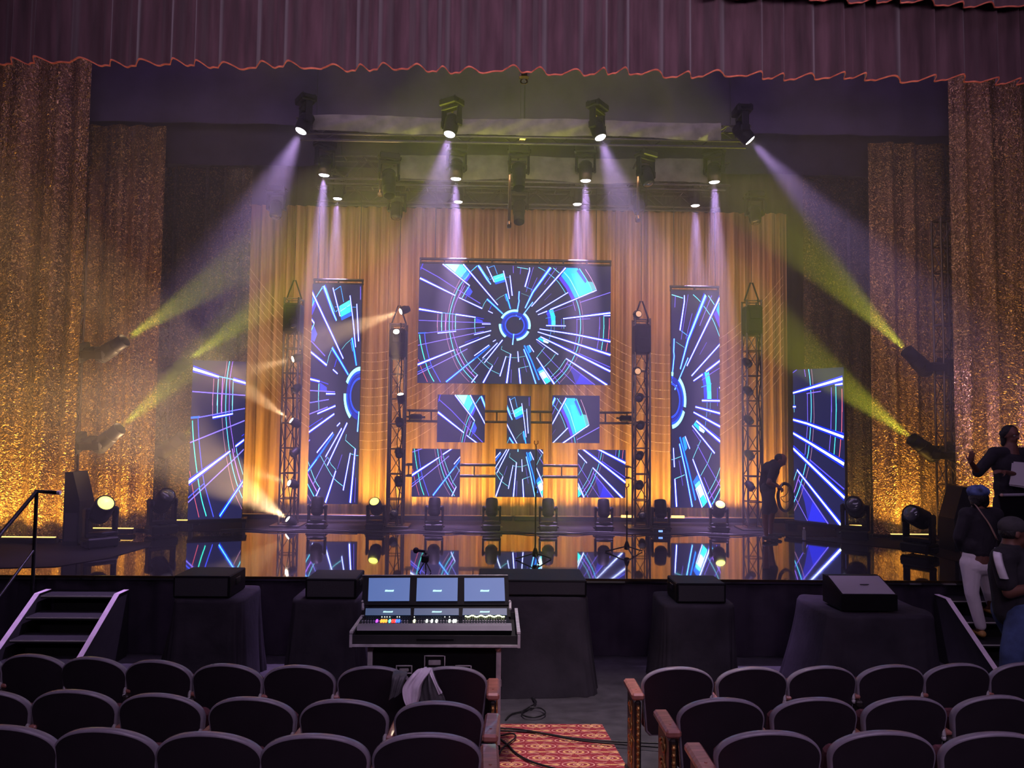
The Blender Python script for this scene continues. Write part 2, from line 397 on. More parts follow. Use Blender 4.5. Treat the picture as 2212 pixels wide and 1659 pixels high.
# filled shapes first
PG(QA(590, 110, 1040, 115, 1115, 240, 985, 400), (0.1, 0.95, 0.95)); PG(QA(590, 110, 960, 112, 880, 250, 860, 290), (0.4, 1.0, 0.95))
PG(QA(985, 400, 1115, 240, 1170, 290, 1060, 450), (0.02, 0.3, 1.0)); PG(QA(1060, 450, 1170, 290, 1205, 370, 1120, 490), (0.08, 0.08, 0.9))
PG(QA(1120, 600, 1180, 620, 1245, 710, 1190, 800, 1110, 770), (0.06, 0.1, 0.75)); PG(QA(1690, 370, 1920, 290, 1930, 350, 1700, 440), (0.1, 0.8, 0.65))
PG(QA(1700, 440, 1930, 350, 1945, 430, 1725, 500), (0.05, 0.8, 0.95)); PG(QA(1725, 500, 1945, 430, 1950, 480, 1745, 540), (0.03, 0.15, 0.95))
PG(QA(1330, 1290, 1470, 1345, 1470, 1400, 1330, 1390), (0.06, 0.08, 0.8))
PG(QB(1170, 155, 1420, 155, 1650, 480, 1750, 690, 1460, 800, 1300, 500, 1115, 245), (0.02, 0.45, 1.0)); PG(QB(1290, 290, 1400, 290, 1560, 560, 1650, 700, 1460, 780, 1400, 560), (0.03, 0.85, 1.0))
PG(QB(1450, 500, 1640, 470, 1750, 690, 1560, 760), (0.02, 0.8, 0.95)); PG(QB(1460, 170, 1620, 440, 1600, 500, 1400, 220), (0.03, 0.12, 0.7))
PG(QB(1060, 330, 1115, 250, 1300, 480, 1460, 800, 1370, 830, 1230, 560), (0.02, 0.4, 1.0)); PG(QB(1010, 390, 1060, 340, 1230, 570, 1360, 830, 1300, 860, 1170, 610), (0.12, 0.06, 0.8))
PG(QB(1640, 450, 1750, 460, 1840, 630, 1750, 680), (0.12, 0.35, 0.38), 0.8)
PG(QB(740, 1120, 800, 1095, 850, 1250, 860, 1420, 795, 1420, 780, 1250), (0.03, 0.06, 0.9)); PG(QB(800, 1095, 890, 1070, 940, 1240, 945, 1430, 860, 1430, 845, 1240), (0.02, 0.55, 1.0)); PG(QB(870, 1320, 940, 1320, 945, 1430, 870, 1430), (0.1, 0.9, 0.9))
PG(QD(560, 420, 620, 370, 820, 490, 780, 520, 680, 490), (0.02, 0.5, 1.0)); PG(QD(680, 420, 800, 490, 780, 520, 690, 490), (0.7, 1.0, 1.0))
PG(QD(320, 580, 380, 560, 430, 700, 380, 740), (0.02, 0.3, 0.9)); PG(QD(550, 1100, 640, 1020, 710, 1090, 600, 1180), (0.02, 0.2, 0.95)); PG(QD(590, 1140, 700, 1080, 760, 1200, 620, 1200), (0.2, 0.9, 1.0))
PG(QD(600, 1190, 720, 1120, 860, 1330, 740, 1405), (0.75, 1.0, 1.0)); PG(QD(690, 1300, 770, 1250, 850, 1340, 760, 1400), (0.05, 0.75, 0.7))
PG(QD(1200, 960, 1300, 1010, 1830, 1405, 1400, 1405, 1330, 1200), (0.05, 0.05, 0.42), 0.55); PG(QD(1500, 1180, 1760, 1400, 1400, 1400), (0.05, 0.06, 0.7), 0.6)
# concentric hairlines
PL(QA(1100, 240, 1010, 380, 880, 640, 790, 860, 740, 1080, 680, 1400)+QC(690, 350, 760, 640, 880, 950, 1000, 1160, 1200, 1380), 0.7, CPK, 0.6, curve=True)
PL(QA(1330, 150, 1200, 270, 1110, 390, 1020, 500, 920, 670, 820, 950, 760, 1200)+QC(750, 60, 760, 300, 840, 640, 940, 900, 1100, 1150, 1330, 1390), 1.2, (0.15, 0.75, 0.95), 0.9, curve=True)
PL(QA(1170, 340, 1070, 480, 960, 760, 870, 1000, 820, 1210)+QC(820, 60, 830, 300, 910, 560, 960, 700), 0.9, CP, 0.8, curve=True)
PL(QA(675, 1190, 665, 1500)+QC(665, 60, 670, 270), 1.2, (0.55, 0.25, 0.95)); PL(QA(590, 1190, 580, 1500)+QC(585, 60, 590, 290), 1.1, CT); PL(QA(500, 1210, 490, 1500)+QC(490, 60, 500, 320), 0.7, CPK, 0.8)
PL(QA(885, 1215, 880, 1500)+QC(885, 60, 885, 270), 1.0, CT, 0.9); PL(QC(1300, 0, 1300, 130, 1320, 320), 0.8, CT, 0.7); PL(QA(1310, 1290, 1300, 1500), 0.9, CT, 0.8)
PL(QC(910, 660, 960, 780, 1110, 1040, 1330, 1280), 1.3, (0.5, 0.25, 0.95), curve=True); PL(QC(985, 640, 1020, 740, 1150, 960, 1270, 1130, 1370, 1220), 0.9, CT, 0.8, curve=True)
PL(QC(110, 360, 150, 600, 230, 900, 330, 1180, 440, 1380), 1.6, (0.08, 0.75, 0.6), curve=True); PL(QC(220, 340, 250, 560, 320, 850, 380, 1030, 450, 1160, 580, 1390), 1.3, (0.1, 0.14, 0.95), curve=True)
PL(QC(90, 900, 180, 1140, 300, 1390), 0.8, CR, 0.7); PL(QC(70, 330, 250, 320), 2.4, (0.03, 0.2, 0.95)); PL(QC(60, 1190, 380, 1030), 1.2, (0.1, 0.16, 1.0))
PL(QC(1360, 830, 1500, 970, 1660, 1110, 1850, 1200), 0.7, CT, 0.7, curve=True); PL(QC(1520, 860, 1600, 950, 1700, 1010), 0.7, CT, 0.6)
PL(QC(1900, 590, 1880, 660, 2000, 720, 2090, 760), 0.7, CT, 0.7); PL(QC(2000, 820, 2100, 840)+QD(0, 840, 120, 840, 300, 800), 0.6, CT, 0.6)
PL(QA(1460, 1075, 1500, 970, 1560, 880), 0.7, CT, 0.7); PL(QA(1620, 1100, 1660, 1010), 0.8, CBL); PL(QA(1760, 890, 1850, 820, 1950, 770), 0.5, CT, 0.5)
PL(QB(560, 150, 700, 225, 850, 335, 990, 460, 1110, 630, 1160, 715), 0.9, (0.15, 0.6, 0.8), 0.9, curve=True); PL(QB(890, 160, 1020, 270), 1.0, CT)
PL(QB(1115, 245, 1250, 400, 1380, 640, 1460, 800), 1.3, CAQ, curve=True); PL(QB(1395, 860, 1430, 960, 1480, 1180, 1492, 1500)+QD(1440, 560, 1390, 720, 1260, 990, 1140, 1165, 990, 1330, 930, 1385), 1.2, (0.15, 0.65, 0.9), curve=True)
PL(QB(1310, 850, 1380, 1100), 0.8, CP, 0.7); PL(QB(1470, 860, 1530, 1150, 1550, 1500)+QD(1540, 330, 1470, 700, 1300, 1050, 1200, 1200, 1050, 1370), 0.6, CPK, 0.55, curve=True); PL(QB(1415, 1290, 1415, 1500)+QD(1415, 330, 1350, 670), 0.8, CV)
PL(QB(1460, 165, 1600, 380, 1680, 520, 1750, 690), 1.3, (0.1, 0.85, 0.8), curve=True); PL(QB(1590, 180, 1700, 350, 1790, 520, 1840, 640), 0.7, (0.6, 0.4, 0.55), 0.9, curve=True)
PL(QB(1910, 1230, 1910, 1500)+QD(1910, 100, 1890, 400, 1850, 640), 0.9, CV); PL(QB(2000, 1215, 2003, 1500)+QD(2005, 100, 1990, 380, 1945, 670), 1.2, (0.1, 0.65, 0.65)); PL(QB(2120, 1250, 2120, 1500)+QD(2120, 100, 2105, 380, 2050, 680), 0.9, CR, 0.9)
PL(QD(1240, 880, 1190, 960, 1090, 1120, 890, 1310), 1.0, CP, curve=True); PL(QD(1170, 860, 1040, 1060, 900, 1210, 850, 1260), 0.7, CT, 0.8, curve=True)
PL(QD(720, 600, 550, 820), 0.7, CT, 0.7); PL(QD(950, 750, 860, 880, 710, 1030), 0.7, CT, 0.7); PL(QD(160, 1070, 290, 1040, 370, 1020), 0.7, CT, 0.7)
PL(QD(640, 660, 860, 890, 1090, 1120, 1390, 1405), 0.8, CV, 0.9); PL(QD(780, 1050, 1050, 1400), 0.8, CV); PL(QD(1200, 950, 1820, 1420), 1.0, (0.25, 0.2, 0.9))
PL(QB(100, 155, 340, 195), 0.8, CT); PL(QB(270, 580, 470, 665), 0.8, CL, 0.8); PL(QB(190, 730, 380, 800), 0.5, CT, 0.4); PL(QB(15, 150, 20, 280), 0.7, CV); PL(QB(180, 160, 165, 310), 0.7, CV)
PL(QB(455, 150, 300, 700), 0.7, CV, 0.8); PL(QB(540, 380, 400, 690), 0.7, CV, 0.8); PL(QB(960, 160, 700, 530), 0.8, CV); PL(QB(850, 730, 700, 880), 0.5, CV, 0.5); PL(QD(860, 0, 850, 250, 815, 430), 0.8, CL, 0.6); PL(QD(935, 0, 915, 300), 0.5, CT, 0.4)
PL(QB(1130, 1300, 1130, 1500), 0.7, CT, 0.6); PL(QB(1075, 1280, 1075, 1500), 0.7, CBL, 0.6); PL(QB(740, 1190, 960, 1100), 0.6, CP, 0.6); PL(QB(730, 1275, 950, 1230), 0.7, CL, 0.8); PL(QB(850, 1140, 1320, 970), 0.7, CV, 0.7)
# purple-blue rays
PL(QA(110, 190, 500, 400, 920, 670, 1120, 790, 1420, 970), 1.3, (0.2, 0.16, 0.95), 0.9); PL(QA(160, 110, 110, 240), 1.5, CBL, 0.8); PL(QA(90, 1355, 950, 1380, 1640, 1395), 1.0, (0.25, 0.2, 0.9)); PL(QA(600, 1185, 900, 1215), 1.0, CL)
PL(QA(1320, 1270, 1500, 1305), 0.7, CBL); PL(QC(230, 325, 500, 295, 950, 240, 1520, 180), 1.0, (0.22, 0.2, 0.95)); PL(QC(80, 595, 780, 435, 1500, 270), 1.1, (0.28, 0.22, 0.95)); PL(QC(70, 1235, 900, 800, 1150, 660), 1.3, (0.3, 0.25, 0.95))
PL(QC(1090, 520, 1400, 400), 0.6, CBL, 0.8); PL(QC(1240, 1180, 1450, 930, 1510, 870), 0.7, (0.3, 0.3, 0.9)); PL(QC(1730, 1000, 1820, 830), 0.6, CV, 0.7); PL(QC(2110, 1100, 2100, 1390), 1.2, CV, 0.5)
PL(QB(1480, 915, 2140, 685), 1.1, (0.28, 0.22, 0.95)); PL(QB(1400, 1290, 1700, 1270), 0.9, CV); PL(QD(900, 480, 1340, 680), 0.8, CBL); PL(QD(1450, 725, 2140, 1025), 1.4, (0.15, 0.13, 0.95)); PL(QD(1620, 350, 2140, 425), 1.0, CBL)
PL(QD(540, 480, 720, 630), 0.7, CV, 0.7); PL(QD(250, 850, 330, 1150), 0.7, CV, 0.7)
# blue-cyan rays
PL(QC(700, 1385, 1110, 1040, 1400, 800, 1640, 590), 2.6, (0.03, 0.35, 1.0), w1=0.6, glow=True); PL(QC(700, 1385, 1110, 1040, 1300, 890), 0.8, CAQ)
PL(QD(270, 570, 430, 900, 600, 1320), 1.7, (0.03, 0.45, 1.0), glow=True); PL(QD(260, 650, 380, 950, 530, 1400), 1.8, CAQ, glow=True)
PL(QB(830, 155, 450, 700, 280, 1060), 4.6, CAQ, w1=1.4, glow=True); PL(QB(450, 920, 160, 1310), 1.0, CAQ, glow=True); PL(QB(150, 690, 140, 850, 150, 900, 90, 1230), 1.6, (0.3, 0.85, 1.0), glow=True)
PL(QA(1360, 130, 1560, 440, 1640, 545), 3.6, CAQ, w1=1.6, glow=True); PL(QA(1400, 150, 1490, 290, 1600, 440), 1.2, CL); PL(QA(1970, 750, 2030, 930, 2075, 1080), 2.6, (0.1, 0.7, 1.0), w1=1.5, glow=True); PL(QA(1950, 800, 1990, 910), 0.7, CL)
PL(QA(1560, 870, 1740, 1030, 1910, 1190), 2.6, (0.2, 0.8, 1.0), w1=1.6, glow=True); PL(QA(1340, 130, 1200, 270), 0.7, CL); PL(QA(1560, 190, 1710, 130, 1780, 320), 0.8, CL); PL(QA(1620, 440, 1690, 400), 0.8, CL); PL(QA(1700, 440, 1920, 350), 0.8, CAQ)
PL(QA(1180, 580, 1100, 700, 1020, 850), 1.2, CT); PL(QA(1080, 580, 940, 830), 0.8, CP); PL(QA(1190, 670, 1090, 870), 0.7, CBL); PL(QA(1600, 380, 2060, 380), 0.5, CL, 0.6); PL(QA(2125, 130, 2130, 290), 0.7, CV)
# white rays
for q_, w, w1 in ((QA(100, 430, 870, 800), 3.4, 1.6), (QA(90, 1110, 600, 1190), 3.6, 1.8), (QA(885, 1215, 1320, 1275), 2.4, 1.6), (QA(950, 845, 1460, 1080), 1.2, 2.2), (QA(590, 110, 1180, 580), 2.2, 1.6), (QA(1035, 110, 1500, 650, 1800, 1000), 2.4, 1.4),
    (QA(1550, 150, 1715, 490), 1.2, 1.6), (QA(1910, 240, 1990, 560, 2050, 860), 1.2, 1.4), (QA(2055, 340, 2110, 790), 1.0, 1.8), (QA(1590, 1130, 1690, 1180), 1.0, 1.0), (QA(1460, 1420, 1650, 1420), 1.4, 0.8),
    (QC(500, 325, 900, 280), 1.6, 1.0), (QC(1290, 350, 1660, 255), 1.0, 1.4), (QC(75, 1020, 870, 685), 3.6, 1.4), (QC(970, 635, 1640, 350), 1.8, 1.4), (QC(1300, 810, 1620, 570), 1.2, 1.2), (QC(1480, 860, 1800, 520), 1.2, 1.2), (QC(1520, 960, 1910, 455), 1.2, 1.6),
    (QC(1700, 495, 1765, 455), 0.9, 0.9), (QC(1500, 1395, 1700, 1020), 2.4, 1.4), (QC(1250, 1395, 1380, 1220), 1.8, 1.2), (QC(1860, 1250, 1990, 810), 1.6, 1.2), (QC(2010, 1395, 2090, 760), 2.8, 1.8),
    (QD(130, 700, 150, 930), 1.0, 1.6), (QD(160, 1070, 195, 1400), 1.8, 2.6), (QD(540, 830, 930, 1405), 1.2, 3.2), (QD(610, 1190, 740, 1405), 1.2, 1.6), (QD(600, 205, 1400, 320, 2145, 465), 1.2, 3.2), (QD(560, 270, 1400, 520, 2145, 755), 1.2, 4.0),
    (QD(620, 375, 1300, 700, 2145, 1115), 2.0, 3.4), (QD(530, 430, 1010, 760), 1.2, 1.4), (QD(1180, 845, 2075, 1415), 1.6, 3.4), (QD(380, 560, 480, 710), 1.0, 1.2), (QD(740, 128, 1170, 130), 1.6, 1.4), (QD(40, 320, 15, 560), 1.6, 1.2),
    (QB(370, 160, 370, 240, 275, 590), 1.2, 2.2), (QB(1160, 155, 420, 1020), 2.6, 1.2), (QB(1215, 700, 520, 1140), 1.2, 1.2), (QB(1840, 640, 830, 1085), 1.2, 2.0), (QB(760, 1120, 560, 1200), 1.6, 1.0), (QB(2140, 1140, 1110, 1280), 3.4, 1.4), (QB(2140, 1195, 1990, 1205), 1.8, 1.0)):
    PL(q_, w, CW, 1.25, w1=w1, glow=True)
PL(QD(1940, 690, 2145, 760), 3.0, CW, 1.2); PL(QB(1840, 640, 1750, 690), 1.0, CW)
# broken double ring at the hub
def ring(r, a0, a1, w, col, s=1.0):
    n = max(4, int(abs(a1-a0)/7)); PL([(1112+r*math.cos(R(a0+(a1-a0)*i/n)), 703-r*math.sin(R(a0+(a1-a0)*i/n))) for i in range(n+1)], w, col, s)
ring(26, 0, 360, 8, (0.01, 0.03, 0.28), 0.8)
for a0, a1 in ((78, 152), (-14, 52), (-82, -24), (176, 232)):
    ring(30.5, a0, a1, 9.5, (0.02, 0.12, 0.7), 0.8); ring(32, a0, a1, 5.5, CAQ, 1.25)
ring(20.5, 0, 360, 2.8, (0.03, 0.1, 1.0), 1.1); PL(QC(2150, 320, 2130, 560), 1.5, CAQ)

m = bpy.data.materials.new('led_picture'); m.use_nodes = True; nt = m.node_tree; b_ = nt.nodes['Principled BSDF']
ca_ = nt.nodes.new('ShaderNodeVertexColor'); ca_.layer_name = 'Col'
b_.inputs['Base Color'].default_value = (0.01, 0.01, 0.012, 1); b_.inputs['Roughness'].default_value = 0.5; b_.inputs['Specular IOR Level'].default_value = 0.2
nt.links.new(ca_.outputs[0], b_.inputs['Emission Color']); b_.inputs['Emission Strength'].default_value = 1.8
M['led'] = m

def clip_rect(poly, x0, x1, y0, y1):
    def cl(p, ins, inter):
        out = []
        for i in range(len(p)):
            a, b = p[i-1], p[i]
            ia, ib = ins(a), ins(b)
            if ib:
                if not ia: out.append(inter(a, b))
                out.append(b)
            elif ia: out.append(inter(a, b))
        return out
    for ins, inter in ((lambda p: p[0] >= x0, lambda a, b: (x0, a[1]+(b[1]-a[1])*(x0-a[0])/(b[0]-a[0]))), (lambda p: p[0] <= x1, lambda a, b: (x1, a[1]+(b[1]-a[1])*(x1-a[0])/(b[0]-a[0]))),
                       (lambda p: p[1] >= y0, lambda a, b: (a[0]+(b[0]-a[0])*(y0-a[1])/(b[1]-a[1]), y0)), (lambda p: p[1] <= y1, lambda a, b: (a[0]+(b[0]-a[0])*(y1-a[1])/(b[1]-a[1]), y1))):
        if not poly: return poly
        poly = cl(poly, ins, inter)
    return poly

def led_screen(label, quad, win, group=None, mount=False):
    """quad: TL, TR, BR, BL world points; win: part of the shared picture it shows"""
    TL, TR, BR, BL = quad; u = TR-TL; w = u.length; un = u.normalized(); h = (TL-BL).length; nrm = un.cross(Vector((0, 0, 1))).normalized()   # faces the hall
    c = (TL+TR+BR+BL)/4
    root = thing('led_screen', label, 'screen', (c.x, c.y, c.z-h/2), math.atan2(un.y, un.x), group)
    MB().box((0, 0.05, h/2), (w, 0.09, h)).build('cabinet', M['black_plastic'], root)
    g = MB()
    for ix in range(1, int(round(w/0.5))): g.box((-w/2+ix*w/round(w/0.5), 0.11, h/2), (0.03, 0.03, h))
    g.box((0, 0.12, h*0.25), (w, 0.03, 0.05)); g.box((0, 0.12, h*0.75), (w, 0.03, 0.05)); g.build('back_frame', M['black_metal'], root)
    if mount: MB().box((0, 0.15, h/2+0.03), (0.3, 0.10, 0.18)).build('mount_bracket', M['black_metal'], root)
    x0, x1, y0, y1 = win; b = MB()
    def P(p, k): return Vector(((p[0]-x0)/(x1-x0)*w-w/2, -0.0012-k*0.00006, h-(p[1]-y0)/(y1-y0)*h))
    sxy = (w/(x1-x0))/(h/(y1-y0)); dark = (0.008, 0.009, 0.045)
    b.add([Vector((-w/2, -0.001, 0)), Vector((w/2, -0.001, 0)), Vector((w/2, -0.001, h)), Vector((-w/2, -0.001, h))], [(0, 1, 2, 3)], fc=dark)
    k = 1
    for kind, pts, w0, w1, col, s in ART:
        k += 1; mx = max(col); cc = tuple((v if col[0] > 0.8 else mx*(v/mx)**1.35*1.35)*s for v in col)
        if kind == 'p': polys = [pts]
        else:
            polys = []; n = len(pts); off = []
            for i in range(n):
                a = pts[max(i-1, 0)]; e = pts[min(i+1, n-1)]; dx, dy = e[0]-a[0], e[1]-a[1]; L = math.hypot(dx, dy) or 1
                ww = 0.38*(w0+(w1-w0)*i/max(1, n-1))+0.17; off.append((-dy/L*ww, dx/L*ww))
            for i in range(n-1):
                a, e = pts[i], pts[i+1]; oa, oe = off[i], off[i+1]
                polys.append([(a[0]+oa[0], a[1]+oa[1]), (e[0]+oe[0], e[1]+oe[1]), (e[0]-oe[0], e[1]-oe[1]), (a[0]-oa[0], a[1]-oa[1])])
        for pg in polys:
            q = clip_rect(pg, x0, x1, y0, y1)
            if len(q) >= 3:
                vs_ = [P(p, k) for p in q]
                nn = sum(((vs_[i].x-vs_[0].x)*(vs_[i+1].z-vs_[0].z)-(vs_[i+1].x-vs_[0].x)*(vs_[i].z-vs_[0].z) for i in range(1, len(vs_)-1)))
                if nn < 0: vs_ = vs_[::-1]
                b.add(vs_, [tuple(range(len(q)))], fc=cc)
    b.build('picture', M['led'], root, colors=True)
    return root

def flat_quad(x0, y0, x1, y1, Y):
    a = at(x0, y0, Y); c = at(x1, y1, Y)
    return [Vector((a.x, Y, a.z)), Vector((c.x, Y, a.z)), Vector((c.x, Y, c.z)), Vector((a.x, Y, c.z))]
def sq(cx, cy_, w, h, Y):
    c = at(cx, cy_, Y); return [c+Vector((-w/2, 0, h/2)), c+Vector((w/2, 0, h/2)), c+Vector((w/2, 0, -h/2)), c+Vector((-w/2, 0, -h/2))]
SY = 16.0
led_screen('biggest picture screen, wide one hanging at the centre with a cyan ring', sq(1112, 700.3, 4.08, 2.54, SY), (904, 1320, 570.5, 830.5))
led_screen('tall upright picture screen hanging to the left of the biggest one', sq(723.5, 849.5, 1.04, 4.62, SY), (1008, 1110.5, 570.5, 830.5), 'tall upright picture screens')
led_screen('tall upright picture screen hanging to the right of the biggest one', sq(1502.5, 861, 1.03, 4.60, SY), (1115, 1218, 570.5, 830.5), 'tall upright picture screens')
GS = 'small square picture screens below the biggest screen'
led_screen('square picture screen with a cyan wedge, upper row on the left', sq(996, 904, 1.0, 1.0, SY), (904, 1043, 570.5, 657), GS, True)
led_screen('narrow picture screen in the middle of the upper row, half as wide as its neighbours', sq(1121, 906.5, 0.5, 1.0, SY), (1044, 1113, 570.5, 657), None, True)
led_screen('square picture screen with a large cyan curved block, upper row on the right', sq(1244.3, 905.5, 1.0, 1.0, SY), (1181, 1320, 570.5, 657), GS, True)
led_screen('square picture screen with green and purple arcs, bottom row on the left', sq(941.8, 1021.5, 1.0, 1.0, SY), (904, 1043, 743, 830.5), GS, True)
led_screen('square picture screen in the middle of the bottom row, behind the taller microphone stand', sq(1121.5, 1022, 1.0, 1.0, SY), (1043, 1181, 741, 829.5), GS, True)
led_screen('square picture screen with three white diagonals, bottom row on the right', sq(1300, 1023.3, 1.0, 1.0, SY), (1181, 1320, 741, 829.5), GS, True)
a0, a1 = at(405, 1123, 14.6), at(522, 1119, 14.9); zb = (a0.z+a1.z)/2; ht = 3.03
led_screen('leftmost picture screen, tilted, standing before the dim gold curtain', [Vector((a0.x, 14.6, zb+ht)), Vector((a1.x, 14.9, zb+ht)), Vector((a1.x, 14.9, zb)), Vector((a0.x, 14.6, zb))], (904, 1009, 661, 830.5), 'angled wing picture screens')
a0, a1 = at(1716, 1122, 15.3), at(1827, 1137, 14.45); zb2 = (a0.z+a1.z)/2
led_screen('rightmost picture screen, tilted, standing beside the bending technician', [Vector((a0.x, 15.3, zb2+ht)), Vector((a1.x, 14.45, zb2+ht)), Vector((a1.x, 14.45, zb2)), Vector((a0.x, 15.3, zb2))], (1216, 1320.5, 661, 830.5), 'angled wing picture screens')
# black risers carrying the two wing screens
for (xa, ya, xb, yb, z_, lab) in ((at(405, 1123, 14.6).x-0.05, 14.66, at(522, 1119, 14.9).x+0.05, 14.96, zb, 'low black riser under the leftmost tilted picture screen'),
                                 (at(1716, 1122, 15.3).x-0.05, 15.36, at(1827, 1137, 14.45).x+0.05, 14.5, zb2, 'low black riser under the rightmost tilted picture screen')):
    t = thing('screen_riser', lab, 'riser', ((xa+xb)/2, (ya+yb)/2+0.1, STAGE_Z), math.atan2(yb-ya, xb-xa), 'black risers under the wing screens')
    L = math.hypot(xb-xa, yb-ya); hh = z_-STAGE_Z-0.012
    MB().box((0, 0, hh-0.03), (L, 0.4, 0.06)).build('top', M['black_plastic'], t)
    for sx in (-1, 1):
        MB().box((sx*(L/2-0.05), 0, (hh-0.06)/2+0.005), (0.06, 0.36, hh-0.06)).build('leg', M['black_metal'], t)
# header bars with hoist ties over the hanging screens
def header_bar(x0, x1, z, Y, label, up):
    t = thing('header_bar', label, 'rigging bar', ((x0+x1)/2, Y, z), group='rigging bars over the hanging screens'); L = x1-x0; b = MB()
    b.cyl((-L/2, 0, 0.05), (L/2, 0, 0.05), 0.03); b.cyl((-L/2, 0, -0.03), (L/2, 0, -0.03), 0.022)
    k = int(L/0.5)
    for i in range(k+1): b.box((-L/2+0.02+(L-0.04)*i/max(1, k), 0, 0.01), (0.03, 0.05, 0.1))
    b.build('bar', M['black_metal'], t)
    for s_ in (-1, 1): MB().cyl((s_*L*0.42, 0, 0.07), (s_*L*0.42, 0, up), 0.008).build('hanger', M['black_metal'], t)
    return t
header_bar(-1.66, 2.44, 6.695, 16.06, 'black rigging bar right above the biggest picture screen', 13.05-6.695)
header_bar(-3.90, -2.84, at(723, 849.5, 16).z+2.31+0.05, 16.06, 'black rigging bar above the tall left picture screen', 6.8)
header_bar(3.70, 4.76, at(1502, 861, 16).z+2.30+0.05, 16.06, 'black rigging bar above the tall right picture screen', 6.8)
# ================================================================ lights
M['lens_dark'] = mat('dark_lens', (0.05, 0.05, 0.07), 0.12, metal=0.3, coat=1.0)
def emis(name, col, s): return mat(name, (0.1, 0.1, 0.1), 0.4, emit=col, es=s)
M['lens_white'] = emis('lit_lens_lilac', (1.0, 0.90, 1.0), 24)
M['lens_yellow'] = emis('lit_lens_yellow', (1.0, 0.95, 0.12), 3.2)
M['lens_beam'] = emis('lit_lens_yellow_beam', (0.95, 0.95, 0.05), 2.2)
M['lens_warm'] = emis('lit_lens_warm', (1.0, 0.80, 0.58), 22)
M['lens_dim'] = emis('dim_lens_warm', (1.0, 0.5, 0.25), 0.9)
M['led_bar'] = emis('amber_bar_glow', (1.0, 0.55, 0.12), 3.5)
M['bar_dull'] = mat('amber_bar_cover', (0.5, 0.25, 0.08), 0.4, emit=(1.0, 0.45, 0.08), es=0.15)

_cache = {}
def _mesh_obj(key, maker, name, parent):
    """first call builds the mesh, later calls copy the object and share it"""
    if key in _cache:
        o = _cache[key].copy(); COL.objects.link(o); o.parent = parent; o.name = name; return o
    o = maker(); o.parent = parent; _cache[key] = o; return o

def head_mesh(s=1.0, snoot=False):
    b = MB()
    b.lathe([(0.02*s, -0.19*s), (0.085*s, -0.185*s), (0.125*s, -0.14*s), (0.135*s, -0.02*s), (0.135*s, 0.12*s), (0.125*s, 0.20*s), (0.118*s, 0.215*s), (0.104*s, 0.215*s), (0.10*s, 0.195*s)], n=24)
    for k in range(5): b.lathe([(0.1355*s, (-0.12+0.035*k)*s), (0.139*s, (-0.115+0.035*k)*s), (0.1355*s, (-0.11+0.035*k)*s)], n=24)
    for a in (0, 1): b.cyl((0.13*s*(1 if a else -1), 0, 0), (0.165*s*(1 if a else -1), 0, 0), 0.05*s, n=12)
    if snoot: b.lathe([(0.118*s, 0.2*s), (0.118*s, 0.42*s), (0.112*s, 0.42*s), (0.112*s, 0.2*s)], n=24)
    return b
def lens_mesh(s=1.0, z=0.212):
    b = MB(); b.lathe([(0.101*s, z*s), (0.09*s, (z+0.012)*s), (0.055*s, (z+0.022)*s), (0.002, (z+0.026)*s)], n=24); return b
def yoke_mesh():
    b = MB()
    for sx in (-1, 1):
        b.box((sx*0.185, 0, 0.17), (0.045, 0.13, 0.30), bev=0.015); b.box((sx*0.185, 0, 0.31), (0.05, 0.17, 0.15), bev=0.03)
    b.box((0, 0, 0.02), (0.42, 0.14, 0.06), bev=0.015); b.cyl((0, 0, -0.03), (0, 0, 0.0), 0.09, n=18)
    return b
def base_mesh():
    b = MB(); b.box((0, 0, 0.075), (0.40, 0.30, 0.13), bev=0.02); b.box((0, -0.152, 0.08), (0.16, 0.006, 0.05)); b.box((0.22, 0, 0.08), (0.03, 0.16, 0.03)); b.box((-0.22, 0, 0.08), (0.03, 0.16, 0.03))
    for sx in (-1, 1):
        for sy in (-1, 1): b.cyl((sx*0.16, sy*0.11, 0), (sx*0.16, sy*0.11, 0.012), 0.02, n=10)
    return b
def clamp_mesh():
    b = MB()
    for sx in (-1, 1):
        b.box((sx*0.1, 0, -0.02), (0.04, 0.06, 0.05)); b.tube([(sx*0.1, 0.035*math.cos(t), -0.075+0.035*math.sin(t)) for t in [k*math.pi/5 for k in range(10)]], 0.01, n=5, closed=True)
    return b

